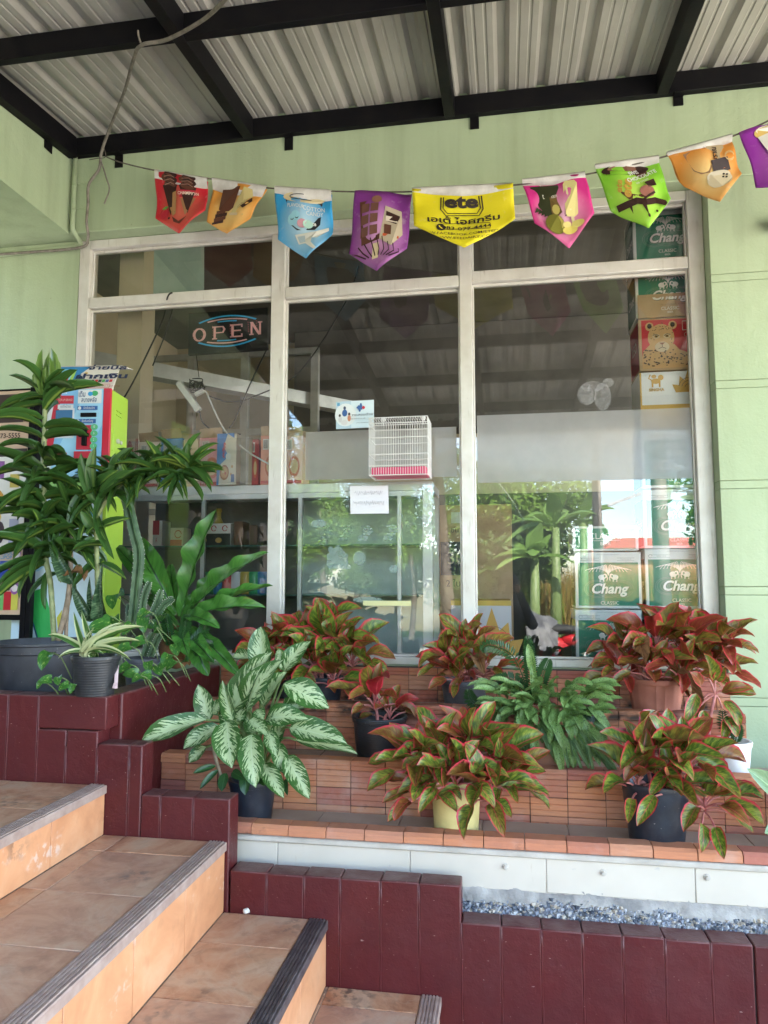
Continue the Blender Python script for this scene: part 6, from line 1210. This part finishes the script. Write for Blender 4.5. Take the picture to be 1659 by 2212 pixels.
# ------------------------------------------------------------------ silver leaved plant, front left
d = 2.66; c = V((P(546, 1700, d).x, d, -.878)); t = thing('silver_leaf_plant', 'tall plant with big silver and green leaves in a dark pot by the maroon wall', 'potted plant', c); pot_mesh(t, c, .088, .07, .15, PM['blue'])
def S1(x, y, dd): return P((350+x/2.765)/1.1573, (1550+y/2.765)/1.1573, dd)
SL = [((455, 690), (0, 858), .088, -.12), ((480, 690), (402, 445), .075, 0), ((640, 700), (570, 415), .05, -.04), ((850, 350), (836, 45), .09, .06), ((640, 640), (912, 222), .115, -.03), ((740, 620), (990, 275), .11, -.08), ((850, 590), (1015, 360), .08, .0), ((1000, 350), (1180, 148), .075, .05), ((1000, 440), (1305, 612), .10, -.02), ((980, 620), (1310, 600), .07, .03),
      ((870, 690), (1168, 688), .085, -.06), ((1040, 745), (1432, 855), .095, -.08), ((1080, 830), (1505, 928), .06, .02), ((555, 740), (300, 890), .075, -.09), ((455, 880), (338, 985), .055, -.03), ((600, 705), (636, 1025), .10, -.16), ((770, 795), (800, 1158), .095, -.17), ((760, 690), (890, 800), .06, -.09), ((890, 770), (945, 950), .055, -.1), ((950, 850), (1000, 1065), .06, -.06),
      ((860, 1000), (995, 1232), .065, -.12), ((1010, 940), (1172, 1238), .075, -.09), ((770, 265), (640, 258), .05, .06), ((505, 640), (590, 560), .06, -.02), ((690, 700), (700, 560), .06, .0), ((960, 200), (1012, 355), .05, .06), ((720, 480), (900, 330), .08, .04), ((660, 760), (560, 600), .07, .02), ((820, 800), (740, 640), .07, .03), ((900, 880), (1010, 700), .07, .05), ((700, 900), (620, 770), .06, .04), ((810, 620), (855, 690), .045, -.1)]
cr0 = c+V((0, 0, .30)); b = MB()
for (bx, by), (tx_, ty), wd, dy in SL:
    B0, T0 = S1(bx, by, d-.03+dy*.5), S1(tx_, ty, d-.03+dy); ln = (T0-B0).normalized(); up = V((0, -.9, .75)); put_leaf(t, 'silver', B0, T0, wd, up=up, i=R.choice((0, 1, 1, 2, 4)))
    root = c+V((R.uniform(-.03, .03), R.uniform(-.02, .02), .14)); hub = root.lerp(V((B0.x, d, B0.z)), .55)+V((0, 0, .06)); b.tube(curve([root, hub, B0], 4), [.006]*5+[.0045]*4, 6)
b.build('stem', M['stem'], t, True)
b = MB(); b.tube(curve([S1(560, 1080, d-.03), S1(530, 980, d-.03), S1(505, 850, d-.03), S1(510, 730, d-.02)]), .007, 7); b.build('bare_stem', M['cane'], t, True)
for (bx, by), (tx_, ty), wd in (((520, 1010), (365, 1060), .03), ((540, 1040), (412, 1172), .03), ((590, 1060), (565, 1188), .045), ((740, 1050), (728, 1212), .05), ((640, 1050), (720, 1100), .04), ((840, 1080), (860, 1150), .03), ((1010, 1100), (1020, 1215), .022)): put_leaf(t, 'deep', S1(bx, by, d-.07), S1(tx_, ty, d-.11), wd, up=V((0, -1, .5)))
# ------------------------------------------------------------------ spotted plant with cycad like stems
d = 2.965; c = V((P(1180, 1600, d).x, d, -.7205)); t = thing('spotted_leaf_plant', 'bushy plant of spotted green leaves and dark feathery stems in a plain clay pot', 'potted plant', c); pot_mesh(t, c, .105, .085, .15, PM['clay'])
rr = random.Random(8)
for i in range(135):
    px_ = rr.uniform(1058, 1292); top = rr.random() < .55; py_ = rr.uniform(1478, 1560) if top else rr.uniform(1520, 1600)
    base = P(px_, py_, d-.02-rr.uniform(0, .1)); a = (px_-1175)/110+rr.uniform(-.5, .5); dn = rr.uniform(.15, .6) if top else rr.uniform(.6, 1.3)
    v_ = V((a*.9, -.5*rr.random()-.15, .55-dn*.9 if top else -dn)).normalized(); L = rr.uniform(.08, .125); put_leaf(t, 'spot', base, base+v_*L, rr.uniform(.032, .045), up=V((0, -.6, .8)))
for i in range(46):
    px_, py_ = rr.uniform(1105, 1245), rr.uniform(1490, 1585); base = P(px_, py_, d-.05-rr.uniform(0, .06)); v_ = V((rr.uniform(-.7, .7), -.75, rr.uniform(-.8, .5))).normalized(); put_leaf(t, 'spot', base, base+v_*rr.uniform(.07, .11), rr.uniform(.034, .046), up=V((0, -.5, .9)))
for i in range(26):
    px_ = rr.uniform(1120, 1290); b0 = P(px_, rr.uniform(1560, 1610), d-.09); put_leaf(t, 'strapg', b0, b0+V((rr.uniform(-.02, .06)+(px_-1180)/1800, -.03, -rr.uniform(.07, .14))), .018, up=V((0, -1, .2)))
for q in (((1150, 1520), (1145, 1440), (1140, 1375)), ((1150, 1520), (1110, 1420), (1060, 1395), (1040, 1405)), ((1150, 1520), (1110, 1470), (1060, 1470)), ((1160, 1520), (1172, 1460), (1185, 1425)), ((1140, 1530), (1060, 1530), (1020, 1515), (1012, 1490)), ((1240, 1540), (1285, 1545), (1300, 1570))): fernleaf(t, [P(x, y, d-.04) for x, y in q], .036, n=34, nm='feathery_stem')
for (bx, by), (tx_, ty) in (((1150, 1450), (1140, 1390)), ((1160, 1520), (1148, 1432)), ((1190, 1580), (1160, 1500))): put_leaf(t, 'spot', P(bx, by, d-.07), P(tx_, ty, d-.09), .04, up=V((0, -1, .2)))
# pale leaved plant at the right edge
d = 2.62; c = V((P(1790, 1800, d).x, d+.02, -.878)); t = thing('pale_leaf_plant', 'plant with broad pale green leaves at the right edge of the lowest step', 'potted plant', c); pot_mesh(t, c, .09, .07, .15, PM['black'])
b = MB()
for (bx, by), (tx_, ty), wd in (((1710, 1742), (1613, 1660), .08), ((1720, 1720), (1700, 1610), .08), ((1690, 1790), (1652, 1800), .05), ((1790, 1700), (1840, 1600), .08)):
    put_leaf(t, 'pale', P(bx, by, d-.06), P(tx_, ty, d-.1), wd, up=V((0, -1, .6)), i=0); b.tube(curve([c+V((0, 0, .12)), P(bx+10, by-10, d-.03), P(bx, by, d-.06)], 4), .004, 5)
b.build('stem', M['stem'], t, True)
# ------------------------------------------------------------------ planter bed on the left
def Z2(x, y, dd): return P(x/2.765/1.1573, (1350+y/2.765)/1.1573, dd)
def Z1(x, y, dd): return P(x/2.765/1.1573, (900+y/2.765)/1.1573, dd)
def Z3(x, y, dd): return P((300+x/2.765)/1.1573, (1050+y/2.765)/1.1573, dd)
d = 2.72; c = V((P(92, 1450, d).x, d, -.4495)); tub_h = P(92, 1384, d).z-c.z
t = thing('cane_plant', 'tall striped leaf cane plant with drooping foliage in a wide dark tub', 'potted plant', c)
b = MB(); rt = .195; b.lathe([(.155, 0), (.175, tub_h*.55), (.18, tub_h-.045), (.187, tub_h-.04), (.188, tub_h-.012), (.2, tub_h-.008), (.2, tub_h), (.186, tub_h), (.178, tub_h-.02), (.172, tub_h-.06), (0, tub_h-.062)], c, 44); b.build('pot', PM['big'], t, True, ang=.7)
b = MB(); n = 24; b.v = [(c[0], c[1], c[2]+tub_h-.045)]+[(c[0]+.172*math.cos(2*PI*j/n), c[1]+.172*math.sin(2*PI*j/n), c[2]+tub_h-.05) for j in range(n)]; b.f = [(0, 1+j, 1+(j+1) % n) for j in range(n)]; b.m = [0]*n; b.build('soil', M['soil'], t)
def cane(pts, r0, r1, lv, mat='cane', rings=True):
    pts = curve(pts, 8); k = len(pts); rs = [r0+(r1-r0)*i/(k-1)+(.0007*(i % 2) if rings else 0) for i in range(k)]
    b = MB(); b.tube(pts, rs, 8); b.build('cane', M[mat], t, True); return pts
gc = pm('ringed_green_cane', (.16, .2, .08), (.28, .3, .14), 40, .6); M['gcane'] = gc
main = cane([Z1(375, 1940, d), Z1(350, 1560, d), Z1(315, 1350, d), Z1(305, 1050, d), Z1(305, 700, d-.02), Z1(308, 420, d-.03), Z1(318, 230, d-.03)], .011, .009, 0, 'gcane')
rr = random.Random(3)
def whorl(p, axis, n, L, el0, el1, wd, sd=0, front=True):
    for i in range(n):
        az = i*2.4+sd; el = rr.uniform(el0, el1); v_ = V((math.cos(az)*math.cos(el), math.sin(az)*math.cos(el), math.sin(el)))
        v_.y = -abs(v_.y)*.55 if front and rr.random() < .7 else v_.y*.8
        l = L*rr.uniform(.8, 1.15); put_leaf(t, 'drac', p, p+v_.normalized()*l, wd*rr.uniform(.85, 1.15), up=V((0, -.4, 1)), i=rr.choice((0, 0, 1, 1, 2)))
for i, p in enumerate(main):
    f = i/(len(main)-1)
    if f < .28 or (f > .7 and i % 2): continue
    sp_ = 3 if f < .8 else 2
    whorl(p, None, 2, .215+.03*(1-f), -.55 if f < .6 else -.25, .4 if f < .8 else .6, .029, i*1.93)
    if .3 < f < .72 and i % 3 == 0: whorl(p+V((.01, .02, .02)), None, 2, .2, -1.1, -.4, .034, i*.7)
top = main[-1]
for i in range(13):                                  # upright young leaves at the tip
    a = i*2.4; put_leaf(t, 'young', top-V((0, 0, .02)), top+V((.045*math.cos(a)*(.3+i*.07), .04*math.sin(a), .195-.009*i)), .034, up=V((math.cos(a), math.sin(a), .2)))
for (tx_, ty), wd in (((60, 105), .026), ((215, 30), .026), ((455, 60), .034), ((490, 100), .022), ((425, 200), .036), ((130, 290), .034)): put_leaf(t, 'drac', top-V((0, 0, .02)), Z1(tx_, ty, d-.09), wd, up=V((0, -.5, 1)), i=1)
s2 = cane([Z1(400, 1940, d), Z1(470, 1650, d+.02), Z1(490, 1340, d+.03), Z1(480, 1100, d+.03), Z1(500, 850, d+.03)], .012, .007, 0)
s2b = cane([Z1(455, 1930, d+.04), Z1(470, 1700, d+.05), Z1(520, 1500, d+.06)], .008, .006, 0)
for i, p in enumerate(s2):
    if i > 14 and i % 2: whorl(p, None, 3, .17, -1.0, .3, .032, i)
s3 = cane([Z1(680, 1700, d+.02), Z1(672, 1450, d), Z1(665, 1180, d-.02), Z1(672, 1000, d-.03)], .011, .008, 0, 'gcane')
for (bx, by), (tx_, ty), wd in (((672, 960), (665, 595), .06), ((700, 960), (935, 760), .05), ((672, 1000), (560, 640), .05), ((665, 1180), (560, 1040), .05), ((680, 1180), (912, 1095), .035), ((670, 1240), (520, 1330), .05), ((675, 1100), (740, 1260), .04), ((665, 1150), (600, 1210), .04), ((680, 1080), (790, 1380), .045), ((676, 900), (830, 760), .045)): put_leaf(t, 'drac', Z1(bx, by, d-.02), Z1(tx_, ty, d-.07), wd, up=V((0, -1, .4)), i=0)
# branch running right with dense leaves
br = cane([Z3(-180, 700, d+.05), Z3(-60, 500, d+.05), Z3(60, 420, d+.04), Z3(250, 390, d+.03), Z3(420, 370, d+.02), Z3(500, 350, d+.02)], .011, .007, 0, 'gcane')
for i, p in enumerate(br):
    if i < 8: continue
    whorl(p, None, 3 if i < 34 else 2, .165, -.8, 1.0, .026, i*.9)
for (tx_, ty), wd in (((480, 150), .035), ((672, 205), .035), ((645, 455), .035), ((720, 335), .02), ((370, 190), .035), ((560, 215), .025)): put_leaf(t, 'drac', Z3(500, 350, d+.02), Z3(tx_, ty, d-.02), wd, up=V((0, -.6, 1)), i=1)
for i in range(9): put_leaf(t, 'drac', Z3(-40+rr.uniform(0, 120), 380+rr.uniform(0, 60), d), Z3(-60+rr.uniform(0, 160), 180+rr.uniform(0, 120), d-.04), .04, up=V((0, -1, .3)))
for i in range(38):                                  # inner dark mass of leaves between the canes
    p = Z1(rr.uniform(330, 760), rr.uniform(850, 1500), d+rr.uniform(0, .12)); v_ = V((rr.uniform(-1, 1), -.3, rr.uniform(-1.2, .35))).normalized(); put_leaf(t, 'drac', p, p+v_*.17, .034, up=V((0, -.5, 1)))
for (bx, by), (tx_, ty) in (((500, 1480), (420, 1540)), ((500, 1470), (580, 1530)), ((650, 1640), (668, 1700))): put_leaf(t, 'dead', Z1(bx, by, d-.03), Z1(tx_, ty, d-.05), .03)
# sword leaves
t = thing('snake_plant', 'mottled sword leaves standing between the tub and the cactus', 'plant', Z2(600, 560, 2.85))
for pts, wd in ((((640, 560), (500, 300)), .05), (((500, 300), (330, -60)), .05), (((700, 560), (715, 150)), .04), (((660, 560), (620, 250)), .03), (((720, 540), (690, 330)), .04)): put_leaf(t, 'snake', Z2(*pts[0], d-.02), Z2(*pts[1], d-.05), wd, up=V((.2, -1, .1)))
# spider plant on the wall top
d = 2.445; c = V((P(205, 1460, d).x, d+.003, -.405)); t = thing('spider_plant', 'spider plant with cream edged leaves in a ribbed black pot on the maroon wall', 'potted plant', c)
h = P(204, 1420, d-.07).z-c.z; rb_, rt = .066, .083
pot_mesh(t, c, rt, rb_, h, PM['black'])
cb_ = c+V((0, -.02, h-.01))
for (tx_, ty), wd, i in (((330, 655), .026, 1), ((510, 495), .022, 0), ((565, 485), .026, 0), ((400, 820), .022, 2), ((860, 570), .024, 1), ((945, 600), .02, 1), ((1000, 600), .018, 1), ((910, 835), .02, 2), ((790, 650), .024, 0), ((650, 610), .024, 0), ((670, 725), .03, 1), ((850, 710), .018, 1), ((600, 620), .02, 0), ((720, 790), .02, 2), ((980, 700), .018, 1)): put_leaf(t, 'spider', cb_+V((R.uniform(-.02, .02), R.uniform(-.02, .01), 0)), Z2(tx_, ty, d-.05-.03*(i == 2)), wd, up=V((0, -.7, .8)), i=i)
b = MB(); b.bar(Z2(800, 1025, 2.42), Z2(812, 805, 2.5), .012, .004); b.bar(Z2(790, 1025, 2.42), Z2(800, 990, 2.43), .014, .004); tag(b.build('plant_stake', pm('pinkish_stake', (.5, .35, .36), (.6, .46, .46), 20, .7)), 'pale pink stake stuck in the bed beside the spider plant pot', 'stake')
# cactus in the grey pot
d = 2.95; c = V((P(309, 1450, d).x, d, -.4495)); h = P(309, 1420, d).z-c.z; t = thing('cactus_pot', 'clump of upright spiny cactus stems in a faded grey pot', 'potted plant', c); pot_mesh(t, c, .083, .066, h, PM['grey'])
def cactus(pts, r, nm='cactus_stem'):
    pts = curve(pts, 6); b = MB(); n = 6; k = len(pts); px_ = V((1, 0, 0)); sb = MB()
    vs = []
    for i, p in enumerate(pts):
        tt_ = (pts[min(i+1, k-1)]-pts[max(i-1, 0)]).normalized(); x = (px_-tt_*px_.dot(tt_)).normalized(); y = tt_.cross(x); f = min(1, (k-i)/4)**.6
        for j in range(2*n):
            a = PI*j/n; rr_ = r*(1 if j % 2 == 0 else .62)*f; v_ = p+(x*math.cos(a)+y*math.sin(a))*rr_; vs.append(v_)
            if j % 2 == 0: sb.add([v_-tt_*.0016, v_+(x*math.cos(a)+y*math.sin(a))*.005, v_+tt_*.0016], [(0, 1, 2)])
    b.add(vs, [(i*2*n+j, i*2*n+(j+1) % (2*n), (i+1)*2*n+(j+1) % (2*n), (i+1)*2*n+j) for i in range(k-1) for j in range(2*n)]+[tuple(range((k-1)*2*n, k*2*n))]); o = b.build(nm, M['cactus'], t); s_ = sb.build('spines', M['spine'], o); s_['kind'] = 'stuff'
for pts, r in ((((920, 560), (945, 300), (960, 100), (930, -40), (850, -380), (800, -500)), .026), (((890, 560), (885, 440)), .014), (((980, 500), (1000, 380), (1035, 290)), .017), (((1050, 520), (1085, 440), (1115, 345)), .017), (((1080, 520), (1140, 440), (1200, 405)), .015), (((905, 600), (930, 480), (925, 330)), .016), (((1000, 800), (1030, 700), (1060, 640)), .018), (((1040, 800), (1080, 700), (1110, 640)), .016)): cactus([Z2(x, y, d-.02) for x, y in pts], r)
# bird's nest fern
d = 3.0; c0 = Z2(1210, 640, d); t = thing('nest_fern', 'large nest fern with long wavy glossy fronds behind the return of the maroon wall', 'plant', c0)
for (bx, by), (tx_, ty), wd, dy, i, z3 in (((420, 1360), (668, 620), .115, -.05, 0, 1), ((440, 1380), (1028, 915), .085, -.03, 1, 1), ((470, 1360), (760, 1000), .08, .04, 1, 1), ((450, 1390), (1058, 1145), .05, .02, 1, 1), ((390, 1340), (115, 815), .125, .04, 1, 1), ((370, 1330), (-20, 880), .08, .08, 1, 1), ((400, 1330), (350, 1000), .07, .1, 1, 1), ((440, 1400), (1010, 1300), .085, -.06, 2, 1), ((450, 1380), (690, 1440), .075, -.12, 3, 1), ((430, 1400), (560, 1160), .06, -.02, 0, 1),
      ((1300, 600), (1440, 940), .09, -.1, 2, 0), ((1320, 610), (1665, 950), .075, -.12, 2, 0), ((1250, 600), (1300, 800), .08, -.14, 2, 0), ((1260, 620), (1480, 850), .08, -.13, 2, 0), ((1230, 620), (1060, 640), .06, -.08, 2, 0), ((1240, 600), (1000, 380), .06, .03, 1, 0)):
    Zf = Z3 if z3 else Z2; put_leaf(t, 'fern', Zf(bx, by, d), Zf(tx_, ty, d+dy), wd, up=V((0, -.85, .6)), i=i, nm='frond')
b = MB(); b.ball(c0+V((.0, .02, -.06)), (.08, .07, .1), 12); b.build('root_ball', M['dead'], t, True)
for q in (((1260, 700), (1280, 600), (1290, 520)), ((1300, 720), (1400, 640), (1420, 560)), ((1180, 740), (1160, 620), (1150, 520)), ((1330, 800), (1380, 740), (1480, 720))): fernleaf(t, [Z2(x, y, d-.1) for x, y in q], .035, n=20)
# trailing marbled vine in the bed
t = thing('pothos_vine', 'heart leaved vine trailing between the pots in the plant bed', 'plant', Z2(900, 900, 2.75)); rr = random.Random(21)
vb = MB()
for (x, y), sz, dd in (((680, 610), .09, 2.6), ((320, 840), .075, 2.36), ((310, 975), .045, 2.36), ((405, 975), .04, 2.36), ((270, 1005), .03, 2.37), ((440, 1020), .04, 2.37), ((500, 1030), .035, 2.37), ((1000, 590), .07, 2.75), ((985, 530), .06, 2.8), ((1060, 590), .06, 2.8), ((800, 560), .06, 2.7), ((950, 720), .06, 2.7), ((1150, 840), .06, 2.72), ((1100, 900), .055, 2.7), ((1000, 940), .05, 2.62), ((900, 930), .055, 2.6), ((860, 890), .05, 2.6), ((940, 960), .04, 2.58), ((1180, 870), .05, 2.75), ((1220, 760), .06, 2.85), ((780, 430), .07, 2.9), ((840, 380), .07, 3.0), ((1120, 540), .07, 2.9), ((760, 800), .05, 2.62), ((850, 760), .06, 2.66), ((1030, 880), .05, 2.66), ((1290, 830), .05, 2.9), ((730, 560), .05, 2.65), ((880, 620), .06, 2.7)):
    p = Z2(x, y, dd); v_ = V((rr.uniform(-.9, .5), -.35, rr.uniform(-.9, .1))).normalized(); put_leaf(t, 'pothos', p-v_*sz*.5, p+v_*sz*.5, sz*.8, up=V((0, -.9, .5))); vb.tube(curve([p-v_*sz*.5, p-v_*sz*.5+V((.02, .03, -.02)), p+V((.05, .08, -.07))], 3), .0022, 5)
vb.build('vine_stem', M['stem'], t, True, kind='stuff')
dl = MB()
for i in range(7):
    pass
t = thing('dry_leaf', 'curled dry brown leaf lying in the bed by the maroon wall', 'leaf', Z2(1250, 850, 2.95)); put_leaf(t, 'dead', Z2(1200, 840, 2.95), Z2(1310, 870, 2.93), .07)
